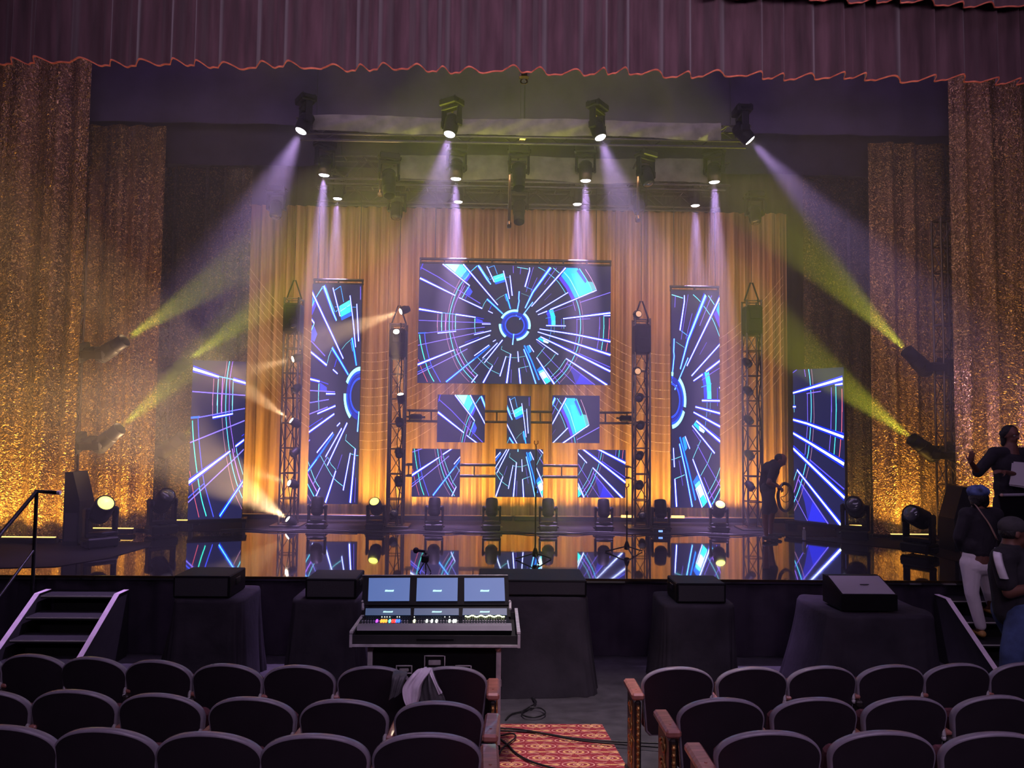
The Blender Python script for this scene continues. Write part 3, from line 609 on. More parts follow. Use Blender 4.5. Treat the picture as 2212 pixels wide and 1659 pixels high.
def mover(label, cat, head_c, up, direction, lens='lens_dark', group=None, light=None, scale=1.0, snoot=False, name='moving_light', arm=None):
    """moving-head stage light. head_c = centre of the head (world); up = from base to head; direction = where the lens looks"""
    up = Vector(up).normalized(); d = Vector(direction).normalized()
    z = up; x = d.cross(z)
    x = x.normalized() if x.length > 0.05 else z.orthogonal().normalized()
    if abs(z.z) < 0.5: x = d.cross(z).normalized()
    y = z.cross(x)
    rot = Matrix((x, y, z)).transposed()
    s = scale; base_o = Vector(head_c)-up*(0.485*s)
    root = thing(name, label, cat, base_o, 0, group); root.rotation_euler = rot.to_euler(); root.scale = (s, s, s)
    _mesh_obj('base', lambda: base_mesh().build('base', M['black_plastic']), 'base', root)
    yk = _mesh_obj('yoke', lambda: yoke_mesh().build('yoke', M['black_plastic']), 'yoke', root); yk.location = (0, 0, 0.155)
    hd = _mesh_obj('head%d' % snoot, lambda: head_mesh(1.0, snoot).build('head', M['black_plastic']), 'head', root); hd.location = (0, 0, 0.485)
    dl = rot.inverted() @ d
    # keep the head's pivot pins along the yoke (local x)
    zz = dl.normalized(); xx = Vector((1, 0, 0)); xx = (xx-zz*xx.dot(zz)).normalized(); yy = zz.cross(xx)
    hd.rotation_euler = Matrix((xx, yy, zz)).transposed().to_euler()
    _mesh_obj('lens'+lens, lambda: lens_mesh().build('lens', M[lens]), 'lens', hd)
    if arm is not None:
        v = (rot.inverted() @ Vector(arm))/s; k = MB(); k.cyl((0, 0, 0.03), Vector((0, 0, 0.03))+v, 0.022, n=8); k.cyl(Vector((0, 0, 0.03))+v*0.99, Vector((0, 0, 0.03))+v*1.01, 0.04, n=10)
        k.build('mounting_arm', M['truss_metal'], root)
    if light:
        o = bpy.data.objects.new('lamp', light); COL.objects.link(o); o.parent = hd; o.location = (0, 0, 0.26+(0.2 if snoot else 0)); o.rotation_euler = (math.pi, 0, 0)
    return root

# --- black cloth wrapped lighting trusses overhead
def hung_truss(x0, x1, Y, z, label, vis=None, drop=0.34, seed=1):
    t = thing('lighting_truss', label, 'truss', ((x0+x1)/2, Y, z), group='overhead lighting trusses'); L = x1-x0; r = random.Random(seed)
    b = MB()
    for dy in (0.0, 0.3):
        for dz in (0.0, -drop): b.cyl((-L/2, dy, dz), (L/2, dy, dz), 0.024, n=8)
    k = int(L/0.4)
    for i in range(k):
        xa = -L/2+L*i/k; xb = -L/2+L*(i+1)/k
        for dy in (0.0, 0.3): b.cyl((xa, dy, -drop if i % 2 else 0), (xb, dy, 0 if i % 2 else -drop), 0.011, n=5, cap=False)
        b.cyl((xa, 0, 0), (xa, 0.3, 0), 0.011, n=5, cap=False)
    b.build('frame', M['truss_dark'], t)
    if vis:
        xa, xb = vis; n = int((xb-xa)/0.05); c = MB(); rows = 8
        ph = [r.uniform(0, 6) for _ in range(5)]
        for j in range(rows+1):
            for i in range(n+1):
                x = xa+(xb-xa)*i/n; tt = j/rows
                z_ = 0.03+0.018*math.sin(x*1.7+ph[0])-(drop+0.02+0.02*math.sin(x*2.3+ph[1]))*tt
                y_ = -0.05-0.03*math.sin(math.pi*tt)-0.014*math.sin(x*5+ph[2]+3*tt+math.sin(x*2.1))*math.sin(math.pi*tt)-0.010*math.sin(x*13+tt*9+ph[3]+2*math.sin(x*3.3))
                c.v.append((x-(x0+x1)/2, y_, z_))
        for j in range(rows):
            for i in range(n):
                a = j*(n+1)+i; c.f.append((a, a+n+1, a+n+2, a+1)); c.sm.append(True); c.mi.append(0); c.fc.append(None)
        c.build('cloth_cover', M['cover'], t)
    for sx in (-0.46, 0.0, 0.46):
        MB().cyl((sx*L, 0.15, 0.0), (sx*L, 0.15, 12.9-z), 0.009, n=5).build('chain', M['black_metal'], t)
    return t
M['cover'] = mat('dark_truss_cover_cloth', (0.17, 0.165, 0.12), 0.85, noise=0.35, nscale=4, bump=0.5, bscale=6, sheen=0.3)
hung_truss(-3.5, 4.4, 12.9, at(1100, 257, 12.86).z-0.03, 'front overhead truss wrapped in dark cloth, carrying four white lights', (-3.2, 3.85), drop=0.27, seed=2)
hung_truss(-3.45, 4.6, 14.75, at(1190, 339, 14.7).z-0.03, 'middle overhead truss, half wrapped in dark cloth', (-2.1, 4.2), drop=0.46, seed=3)
hung_truss(-4.0, 4.9, 16.45, 8.42, 'rear overhead truss just above the backdrop', None, seed=4)

LIL = (0.66, 0.42, 1.0)
def lil_spot(e, ang, blend=0.85, col=LIL, r=0.06): return light_data('SPOT', 'lamp', e, col, spot_size=R(ang), spot_blend=blend, shadow_soft_size=r)
DN = (0, 0, -1)
G1 = 'white overhead lights on the front truss'; G2 = 'white overhead lights on the middle truss'; G3 = 'white overhead lights on the rear truss'
H1 = [((650, 283), (-0.34, -0.22, -1), 'leftmost of the four white lights on the front truss, beam angled left'), ((971, 290), (-0.16, -0.22, -1), 'white light on the front truss, left of the centre'),
      ((1297, 297), (0.28, -0.2, -1), 'white light on the front truss, right of the centre, beam angled right'), ((1620, 303), (0.95, 0.0, -1), 'rightmost of the four white lights on the front truss, beam angled far right')]
for (px, d, lab) in H1:
    dd = Vector(d).normalized(); hc = at(px[0], px[1], 12.55)-dd*0.19
    mover(lab, 'stage light', hc, DN, dd, 'lens_white', G1, lil_spot(3400, 34 if abs(d[0]) < 0.9 else 24), scale=0.9, arm=(0, 0.36, -0.22))
for i, (px, lab) in enumerate((((700, 378), 'leftmost of the four white lights on the middle truss'), ((985, 386), 'white light on the middle truss, above the left edge of the biggest screen'),
                               ((1265, 390), 'white light on the middle truss, above the right part of the biggest screen'), ((1543, 393), 'rightmost of the four white lights on the middle truss'))):
    dd = Vector((-0.03+0.03*i-0.02, 0.05, -1)).normalized(); hc = at(px[0], px[1], 14.45)-dd*0.2
    mover(lab, 'stage light', hc, DN, dd, 'lens_white', G2, lil_spot(12000, 19), scale=0.95, arm=(0, 0.34, -0.05))
for i, (px, lab) in enumerate((((729, 431), 'leftmost of the four white lights on the rear truss'), ((990, 438), 'white light on the rear truss, left of the centre'),
                               ((1247, 443), 'white light on the rear truss, right of the centre'), ((1502, 446), 'rightmost of the four white lights on the rear truss'))):
    dd = Vector((-0.02+0.015*i, 0.02, -1)).normalized(); hc = at(px[0], px[1], 16.05)-dd*0.2
    mover(lab, 'stage light', hc, DN, dd, 'lens_white', G3, lil_spot(10000, 19), scale=0.85, arm=(0, 0.42, -0.05))
# unlit movers hanging in the middle
GU = 'unlit hanging stage lights'
for px, Y, d, lab in (((840, 385), 14.0, (0.1, -0.35, -1), 'unlit hanging light left of the centre, glinting yellow'), ((1121, 370), 14.0, (0, -0.4, -1), 'upper unlit light of the hanging stack at the centre'),
                      ((1121, 448), 15.6, (0, -0.5, -1), 'lower unlit light of the hanging stack at the centre'), ((1395, 378), 14.0, (0.2, -0.3, -1), 'upper unlit hanging light right of the centre'),
                      ((1378, 440), 15.6, (0.1, -0.3, -1), 'lower unlit hanging light right of the centre'), ((597, 450), 15.8, (0, -0.3, -1), 'unlit hanging light at the top left corner of the amber backdrop'),
                      ((857, 452), 15.8, (0, -0.3, -1), 'unlit hanging light between the two left white lights of the rear truss'), ((1630, 462), 15.8, (0, -0.3, -1), 'unlit hanging light at the top right corner of the amber backdrop')):
    mover(lab, 'stage light', at(px[0], px[1], Y), DN, d, 'lens_dark', GU, None, scale=0.95, snoot=(px[0] in (840, 1121)), arm=(0, 0.80, 0.05) if Y < 15 else (0, 0.65, 0.1))
# drop pipes that carry the stacked lights
for px, Y, z0, z1, lab in ((822, 14.15, 7.5, 8.33, 'short vertical pipe carrying the unlit light left of the centre'), (1101, 14.2, 6.95, 8.33, 'long vertical pipe beside the unlit lights at the centre'),
                           (1378, 14.2, 7.1, 8.33, 'long vertical pipe beside the unlit lights right of the centre')):
    x = at(px, 380, Y).x; t = thing('drop_pipe', lab, 'pipe', (x, Y, z0), group='vertical drop pipes')
    b = MB(); b.cyl((0, 0, 0), (0, 0, z1-z0), 0.028); b.build('pipe', M['truss_metal'], t)
    MB().box((0.14, 0, z1-z0-0.12), (0.36, 0.07, 0.06)).cyl((0.0, 0, z1-z0-0.02), (0.0, 0.5, z1-z0-0.02), 0.02).build('bracket', M['truss_metal'], t)
    MB().cyl((0, -0.02, 0.1), (0.0, -0.09, 0.02), 0.035).box((0, 0, 0.05), (0.08, 0.08, 0.08)).build('clamp', M['truss_metal'], t)
# chain hoists
for (px, py), Y, lab in (((1132, 165), 11.2, 'small yellow-lit chain hoist hanging just below the maroon valance'), ((1128, 298), 13.2, 'small yellow-lit chain hoist just below the front truss')):
    c = at(px, py, Y); t = thing('chain_hoist', lab, 'hoist', c, group='chain hoists at the centre')
    MB().box((0, 0, 0), (0.15, 0.12, 0.1), bev=0.03).build('body', M['truss_metal'], t)
    MB().tube([(0.05*math.cos(a), 0, -0.08+0.04*math.sin(a)) for a in [k*math.pi/6 for k in range(12)]], 0.012, closed=True).build('hook', M['truss_metal'], t)
    MB().cyl((-0.03, 0, 0.04), (-0.03, 0, 12.9-c.z), 0.007, n=5).cyl((0.03, 0, 0.04), (0.03, 0, 12.9-c.z), 0.007, n=5).build('chain', M['truss_dark'], t)

# --- row of moving lights on the stage floor
GF = 'moving lights along the back of the stage floor'
FL = [(685, 'in front of the tall left picture screen'), (812, 'glowing yellow, right of the tall left screen'), (938, 'below the leftmost square picture screen'), (1062, 'left of the taller microphone stand'),
      (1184, 'right of the taller microphone stand'), (1304, 'below the rightmost square picture screen'), (1427, 'left of the tall right picture screen'), (1553, 'glowing yellow, below the tall right screen')]
for px, lab in FL:
    lit = px in (812, 1553); c = atz(px, 1139 + (px-1106)*0.005, STAGE_Z); Y = 15.0; x = at(px, 1120, Y).x
    hc = Vector((x, Y, STAGE_Z+0.012+0.485*0.88))
    d = (0.0, 0.18, 1.0) if not lit else ((-0.12, -1.0, 0.95) if px < 1000 else (-0.08, -1.0, 0.95))
    mover('black moving light on the stage floor '+lab, 'stage light', hc, (0, 0, 1), d if lit else (0.0, 0.30, 1.0), 'lens_yellow' if lit else 'lens_dark', None if lit else GF,
          light_data('SPOT', 'lamp', 420, (1.0, 0.85, 0.10), spot_size=R(44), spot_blend=0.9, shadow_soft_size=0.06) if lit else None, scale=0.88)
for px, py, Y, d, lens, lab in ((218, 1108, 12.6, (0.62, -0.62, 0.62), 'lens_yellow', 'black moving light on the floor at the far left, showing a round yellow lens'),
                                (350, 1108, 14.1, (0.55, -0.5, 0.55), 'lens_dark', 'black unlit moving light on the floor left of the leftmost screen'),
                                (1848, 1115, 14.1, (-0.4, -0.6, 0.3), 'lens_dark', 'black unlit moving light on the floor right of the rightmost screen'),
                                (1985, 1143, 12.6, (-0.85, -0.5, 0.35), 'lens_dark', 'big black unlit moving light on the floor at the right, before the gold curtain')):
    x = at(px, py, Y).x
    mover(lab, 'stage light', Vector((x, Y, STAGE_Z+0.02+0.485*1.2)), (0, 0, 1), d, lens, None, None, scale=1.2)
# --- yellow side beams mounted on the wing towers
YEL = (0.92, 0.95, 0.05)
for (hx, hy), Y, up, (tx, ty), tY, lab, e in (((228, 762), 13.9, (1, 0, 0), (400, 648), 13.6, 'upper side light on the left wing tower, throwing a yellow beam', 320),
                                             ((222, 957), 13.9, (1, 0, 0), (352, 845), 13.6, 'lower side light on the left wing tower, throwing a yellow beam', 320),
                                             ((365, 808), 15.3, (1, 0, 0), (510, 705), 15.0, 'upper side light peeking from behind the second left gold curtain', 320),
                                             ((358, 972), 15.3, (1, 0, 0), (500, 860), 15.0, 'lower side light peeking from behind the second left gold curtain', 260),
                                             ((1993, 792), 13.9, (-1, 0, 0), (1760, 560), 13.6, 'upper side light on the right wing tower, throwing a yellow beam', 420),
                                             ((2008, 977), 13.9, (-1, 0, 0), (1830, 840), 13.6, 'lower side light on the right wing tower, throwing a yellow beam', 420)):
    h = at(hx, hy, Y); d = at(tx, ty, tY)-h
    mover(lab, 'stage light', h, up, d, 'lens_beam', 'side lights with yellow beams', light_data('SPOT', 'lamp', e*10, YEL, spot_size=R(19), spot_blend=0.4, shadow_soft_size=0.05), scale=1.05, snoot=True, arm=(-0.28 if up[0] > 0 else 0.28, 0, 0))

# --- box truss towers
def tower(x, Y, z0, z1, label, group, w=0.30, mat_=None, bridle=True, box=True):
    t = thing('truss_tower', label, 'truss tower', (x, Y, z0), group=group); H = z1-z0; b = MB()
    for sx in (-1, 1):
        for sy in (-1, 1): b.cyl((sx*w/2, sy*w/2, 0.03), (sx*w/2, sy*w/2, H), 0.022, n=8)
    n = max(3, int(H/0.5)); st_ = (H-0.06)/n
    for i in range(n+1):
        z = 0.04+st_*i
        for a, c in (((-1, -1), (1, -1)), ((1, -1), (1, 1)), ((1, 1), (-1, 1)), ((-1, 1), (-1, -1))):
            b.cyl((a[0]*w/2, a[1]*w/2, z), (c[0]*w/2, c[1]*w/2, z), 0.012 if i % 4 else 0.018, n=6, cap=False)
            if i < n:
                p, q = (a, c) if i % 2 else (c, a)
                b.cyl((p[0]*w/2, p[1]*w/2, z), (q[0]*w/2, q[1]*w/2, z+st_), 0.009, n=5, cap=False)
    b.build('truss_frame', mat_ or M['truss_metal'], t)
    MB().box((0, 0, 0.015), (0.6, 0.6, 0.03), bev=0.008).build('base_plate', M['black_metal'], t)
    if box:
        k = MB(); k.box((0, -0.02, H-0.42), (0.34, 0.36, 0.62), bev=0.04); k.box((0.0, -0.21, H-0.3), (0.2, 0.03, 0.2), bev=0.01); k.box((0.0, -0.21, H-0.6), (0.24, 0.02, 0.08)); k.build('power_box', M['black_plastic'], t)
    if bridle:
        for sx in (-1, 1): MB().tube([(sx*w/2, 0, H), (sx*0.02, 0, H+0.38)], 0.016).build('bridle_rope', M['black_cloth'], t)
        MB().cyl((0, 0, H+0.36), (0, 0, 12.9-z0), 0.006, n=5).build('hoist_cable', M['black_metal'], t)
    c = MB(); r = random.Random(int(x*100))
    pts = [(0.10+r.uniform(-0.04, 0.04), -w/2-0.03, H*k/9) for k in range(10)]; c.tube(bez(pts, 4), 0.014); pts = [(0.04+r.uniform(-0.04, 0.06), -w/2-0.02, 0.05+H*0.9*k/9) for k in range(10)]; c.tube(bez(pts, 4), 0.01)
    c.build('cable', M['black_cloth'], t)
    return t
TY = 15.5
GT = 'box truss towers between the picture screens'
TW = [(626, 645, 'leftmost truss tower on the stage, with four glowing lamps'), (856, 700, 'truss tower between the tall left screen and the square screens'),
      (1385, 690, 'truss tower between the square screens and the tall right screen'), (1626, 650, 'rightmost truss tower on the stage, beside the technician')]
txs = []
for px, ytop, lab in TW:
    x = at(px, 1000, TY).x; txs.append(x); zt = at(px, ytop, TY).z
    tower(x, TY, STAGE_Z+0.012, zt, lab, GT, mat_=M['truss_dark'] if px == 1 else None)
WX = (-7.80, at(2047, 850, 14.0).x)
tower(WX[0], 14.0, STAGE_Z+0.012, 7.2, 'truss tower hidden behind the leftmost gold curtain, carrying side lights', None, bridle=False, box=False)
tower(at(365, 800, 15.3).x-0.80, 15.3, STAGE_Z+0.012, 6.5, 'truss tower behind the second left gold curtain, carrying two side lights', None, bridle=False, box=False)
tower(WX[1], 14.0, STAGE_Z+0.012, 7.2, 'truss tower at the edge of the rightmost gold curtain, carrying side lights', None, bridle=False, box=False)

# --- added yellow uplight kept out of view, lights trusses and valance hem from below
t = thing('added_uplight', 'added unseen flat black floor uplight on the deck edge behind the long low black box', 'stage light', (0.50, 10.62, STAGE_Z+0.001))
MB().box((0, 0, 0.022), (1.28, 0.16, 0.042), bev=0.008).build('body', M['black_plastic'], t)
MB().box((0, 0.0, 0.045), (1.18, 0.09, 0.006)).build('lens', M['lens_beam'], t)
add_light(light_data('AREA', 'lamp', 26, (1.0, 0.95, 0.16), shape='RECTANGLE', size=1.18, size_y=0.09, spread=R(48)), (0, 0.0, 0.06), (0, 0.26, 1), t)

# --- small barrel lamps clamped down the towers
def small_lamp(px, py, Y, d, lens, label, light=None, group='small lamps clamped on the truss towers'):
    d = Vector(d)
    if light: d = Vector((d.x, -0.55, d.z*1.3))
    elif lens != 'lens_dark': d = Vector((d.x*0.75, -1.25, d.z*0.8))
    c = at(px, py, Y); d = d.normalized(); c = c-d*0.09
    root = thing('tower_lamp', label, 'lamp', c, 0, group)
    q = d.to_track_quat('Z', 'X')
    def mk():
        b = MB(); b.lathe([(0.02, -0.12), (0.06, -0.11), (0.075, -0.05), (0.078, 0.07), (0.072, 0.085), (0.064, 0.085)], n=16); return b.build('body', M['black_plastic'])
    bd = _mesh_obj('slbody', mk, 'body', root); bd.rotation_euler = q.to_euler()
    def ml():
        b = MB(); b.lathe([(0.066, 0.08), (0.05, 0.092), (0.002, 0.098)], n=16); return b.build('lens', M[lens])
    _mesh_obj('sllens'+lens, ml, 'lens', bd)
    def mc():
        b = MB(); b.box((0, 0.09, -0.02), (0.04, 0.16, 0.03)); b.tube([(0.09*math.cos(a), 0.02, 0.09*math.sin(a)) for a in [math.pi*k/8 for k in range(9)]], 0.008, n=5); return b.build('bracket', M['black_metal'])
    _mesh_obj('slbracket', mc, 'bracket', root)
    if light:
        o = bpy.data.objects.new('lamp', light); COL.objects.link(o); o.parent = bd; o.location = (0, 0, 0.13); o.rotation_euler = (math.pi, 0, 0)
    return root
def warm(e, ang=24): return light_data('SPOT', 'lamp', e*45, (1.0, 0.62, 0.30), spot_size=R(ang), spot_blend=0.8, shadow_soft_size=0.03)
LY = 15.22
for px, py, d, lens, lab, lt in (
    (632, 776, (-0.9, -0.9, -0.25), 'lens_warm', 'glowing lamp, uppermost lit one on the leftmost truss tower', warm(60)), (629, 908, (-1.0, -0.5, 0.6), 'lens_warm', 'glowing lamp, second lit one from the top on the leftmost truss tower', warm(110)),
    (624, 1043, (-0.6, -0.9, 0.2), 'lens_warm', 'glowing lamp, third lit one from the top on the leftmost truss tower', warm(60)), (621, 1121, (-1.0, -0.45, 0.62), 'lens_warm', 'glowing lamp at the very foot of the leftmost truss tower', warm(190, 40)),
    (635, 705, (0.3, -0.4, -0.5), 'lens_dark', 'unlit lamp below the power box of the leftmost truss tower', None), (634, 845, (-0.4, -0.6, -0.5), 'lens_dark', 'unlit lamp between the upper two lit ones on the leftmost truss tower', None), (630, 983, (-0.4, -0.6, -0.5), 'lens_dark', 'unlit lamp between the lower two lit ones on the leftmost truss tower', None),
    (865, 673, (-1.0, -0.5, -0.36), 'lens_warm', 'glowing lamp at the top of the tower left of the biggest screen', warm(120)), (856, 716, (0.05, -0.35, 1.0), 'lens_warm', 'glowing lamp aimed upward, second from top on the tower left of the biggest screen', None), (865, 851, (-0.12, -0.30, 1.0), 'lens_warm', 'glowing lamp beside the upper left square screen, aimed upward', warm(70, 16)),
    (864, 918, (0.2, -0.6, -0.5), 'lens_dark', 'unlit lamp level with the upper crossbar on the tower left of the biggest screen', None), (863, 985, (0.2, -0.6, -0.5), 'lens_dark', 'unlit lamp between the two crossbars on the tower left of the biggest screen', None), (862, 1047, (0.2, -0.6, -0.5), 'lens_dark', 'unlit lamp below the crossbars on the tower left of the biggest screen', None), (852, 1107, (0.2, -0.6, 0.3), 'lens_dark', 'unlit lamp at the foot of the tower left of the biggest screen', None),
    (1380, 678, (0.2, -0.9, 0.1), 'lens_dim', 'dimly glowing lamp at the top of the tower right of the biggest screen', None), (1378, 802, (0.0, -0.9, -0.1), 'lens_dim', 'faintly reddish lamp halfway up the tower right of the biggest screen', None),
    (1380, 862, (-0.3, -0.7, -0.3), 'lens_dark', 'unlit lamp above the upper crossbar on the tower right of the biggest screen', None), (1382, 922, (-0.3, -0.7, -0.3), 'lens_dark', 'unlit lamp below the upper crossbar on the tower right of the biggest screen', None), (1380, 988, (-0.3, -0.7, -0.3), 'lens_dark', 'unlit lamp above the lower crossbar on the tower right of the biggest screen', None), (1379, 1052, (-0.3, -0.7, -0.3), 'lens_dark', 'unlit lamp below the lower crossbar on the tower right of the biggest screen', None), (1388, 1112, (-0.1, -0.7, 0.3), 'lens_dark', 'unlit lamp at the foot of the tower right of the biggest screen', None),
    (1620, 790, (0.3, -0.5, -0.5), 'lens_dark', 'uppermost unlit lamp on the truss tower beside the technician', None), (1622, 851, (0.3, -0.5, -0.5), 'lens_dark', 'second unlit lamp from the top on the tower beside the technician', None), (1623, 914, (0.3, -0.5, -0.5), 'lens_dark', 'third unlit lamp from the top on the tower beside the technician', None), (1625, 990, (0.3, -0.5, -0.5), 'lens_dark', 'unlit lamp level with the technician\'s head on the nearest tower', None), (1626, 1057, (0.3, -0.5, -0.5), 'lens_dark', 'unlit lamp level with the technician\'s waist on the nearest tower', None)):
    small_lamp(px, py, LY, d, lens, lab, lt)

# --- horizontal ladder beams carrying the square screens
for ya, yb, lab in ((889, 912, 'upper horizontal truss crossbar behind the top row of square screens'), (1006, 1030, 'lower horizontal truss crossbar behind the bottom row of square screens')):
    z1 = at(1120, ya, 16.2).z; z0 = at(1120, yb, 16.2).z; x0, x1 = txs[1]+0.12, txs[2]-0.12
    t = thing('truss_crossbar', lab, 'truss', ((x0+x1)/2, 16.2, (z0+z1)/2), group='horizontal truss crossbars'); L = x1-x0; h = z1-z0; b = MB()
    for dy in (0, 0.2):
        b.cyl((-L/2, dy, h/2), (L/2, dy, h/2), 0.026, n=8); b.cyl((-L/2, dy, -h/2), (L/2, dy, -h/2), 0.026, n=8)
    for k in range(11):
        x = -L/2+0.05+(L-0.1)*k/10; b.cyl((x, 0, -h/2), (x, 0, h/2), 0.016, n=6); b.cyl((x, 0, h/2), (x, 0.2, h/2), 0.012, n=5)
        if k % 3 == 2: b.cyl((x+0.09, 0, -h/2), (x+0.09, 0, h/2), 0.016, n=6)
    for sx in (-1, 1): b.cyl((sx*L/2, 0.0, h/2), (sx*(L/2+0.0), -0.56, h/2), 0.02, n=6); b.cyl((sx*L/2, 0.0, -h/2), (sx*(L/2), -0.56, -h/2), 0.02, n=6)
    b.build('ladder_frame', M['truss_dark'], t)
for px, py, lab in ((898, 901, 'black fixture box lying in the upper crossbar left of the wedge screen'), (1352, 904, 'black fixture box lying in the upper crossbar at its right end')):
    c = at(px, py, 16.08); t = thing('junction_box', lab, 'box', (c.x, 16.09, c.z), group='black boxes in the upper crossbar')
    MB().box((0, 0, 0), (0.26, 0.16, 0.13), bev=0.03).build('body', M['black_plastic'], t); MB().cyl((-0.13, 0, 0), (-0.2, 0, 0.01), 0.02).cyl((0.13, 0, 0), (0.2, 0, 0.0), 0.025).build('plug', M['black_metal'], t)

# --- bead strands in swags
M['strand'] = mat('bead_strand_wire', (1.0, 0.80, 0.50), 0.3, metal=0.0)
def strand(cx, y0, xa, xb, Y, label, group, k=0.0027):
    xs = [xa+(xb-xa)*i/26 for i in range(27)]
    pts = [at(x, y0-k*(x-cx)**2, Y) for x in xs]; b = MB(); b.tube(pts, 0.0045, n=4)
    for i in range(1, 52):
        f = i/52*26; p = pts[int(f)].lerp(pts[min(26, int(f)+1)], f-int(f)); b.ball(p, 0.010, n=6)
    tag(b.build('bead_strand', M['strand']), label, 'bead strand', group)
ords = ['first', 'second', 'third', 'fourth', 'fifth', 'sixth', 'seventh', 'eighth', 'ninth', 'tenth', 'eleventh', 'twelfth']
for i in range(12):
    strand(1440, 767+19*i, 1215, 1692, 16.7, 'thin sagging bead strand behind the tall right screen, %s from the top' % ords[i], 'bead strands sagging on the right')
    strand(800, 763+19*i, 508, 1040, 16.7, 'thin sagging bead strand behind the tall left screen, %s from the top' % ords[i], 'bead strands sagging on the left')

# --- amber uplight battens under curtains
AMB = (1.0, 0.56, 0.09)
def batten(x0, x1, Y, label, e, lean, group='amber uplight battens', segs=1, h=0.09, z=None, spread=120, glow=True):
    t = thing('uplight_batten', label, 'batten light', ((x0+x1)/2, Y, (z or STAGE_Z+0.012)), group=group); L = x1-x0
    MB().box((0, 0, h/2), (L, 0.12, h), bev=0.012).build('housing', M['black_metal'], t)
    MB().box((0, 0.0, h+0.004), (L-0.06, 0.05, 0.012)).build('glow_strip', M['led_bar'] if glow else M['bar_dull'], t)
    if not glow:
        for (xa_, xb_) in ((3.06*0+at(1303, 1124, Y).x, at(1320, 1124, Y).x), (at(1341, 1124, Y).x, at(1372, 1124, Y).x), (at(1416, 1124, Y).x, at(1440, 1124, Y).x), (at(1449, 1124, Y).x, at(1477, 1124, Y).x)):
            if x0 < xa_ and xb_ < x1: MB().box(((xa_+xb_)/2-(x0+x1)/2, -0.055, h+0.02), (xb_-xa_, 0.03, 0.05)).build('lit_segment', M['led_bar'], t)
    ld = light_data('AREA', 'lamp', e*L, AMB, shape='RECTANGLE', size=L, size_y=0.06, spread=R(spread)); o = add_light(ld, (0, 0.0, h+0.03), lean, t)
    return t
bw = 12.4/4
for i, lab in enumerate(('amber batten light under the backdrop, left quarter', 'amber batten light under the backdrop, left of the centre', 'amber batten light under the backdrop, right of the centre', 'amber batten light under the backdrop, right quarter')):
    batten(-5.8+bw*i+0.02, -5.8+bw*(i+1)-0.02, 16.6, lab, 27, (0, 0.36, 1), glow=False)
batten(-10.0, -7.35, 13.05, 'amber batten light under the widest left gold curtain', 24, (0, 0.2, 1))
batten(-7.6, -6.6, 14.2, 'amber batten light under the second left gold curtain', 24, (0, 0.2, 1))
batten(-6.4, -5.9, 15.45, 'amber batten light beside the leftmost picture screen', 40, (0, 0.3, 1))
batten(8.3, 10.8, 13.05, 'amber batten light under the widest right gold curtain', 24, (0, 0.2, 1))
batten(7.4, 8.25, 14.2, 'amber batten light under the second right gold curtain', 24, (0, 0.2, 1))
batten(6.9, 7.5, 15.45, 'amber batten light beside the rightmost picture screen', 40, (0, 0.3, 1))
# ================================================================ theatre seats
M['seat_shell'] = mat('seat_shell', (0.020, 0.014, 0.020), 0.42, noise=0.3, nscale=3)
M['seat_rim'] = mat('seat_rim', (0.24, 0.21, 0.26), 0.24, noise=0.15, nscale=10)
M['seat_fabric'] = mat('seat_fabric', (0.10, 0.03, 0.04), 0.9, noise=0.3, nscale=30)
M['arm_wood'] = mat('red_wood', (0.36, 0.14, 0.11), 0.3, noise=0.35, nscale=8, stretch=(1, 6, 1), coat=0.4)
M['iron'] = mat('cast_iron', (0.05, 0.04, 0.04), 0.4, metal=0.6)
M['gilt'] = mat('gilt_scrollwork', (0.55, 0.30, 0.10), 0.35, metal=0.8, bump=0.3, bscale=80)

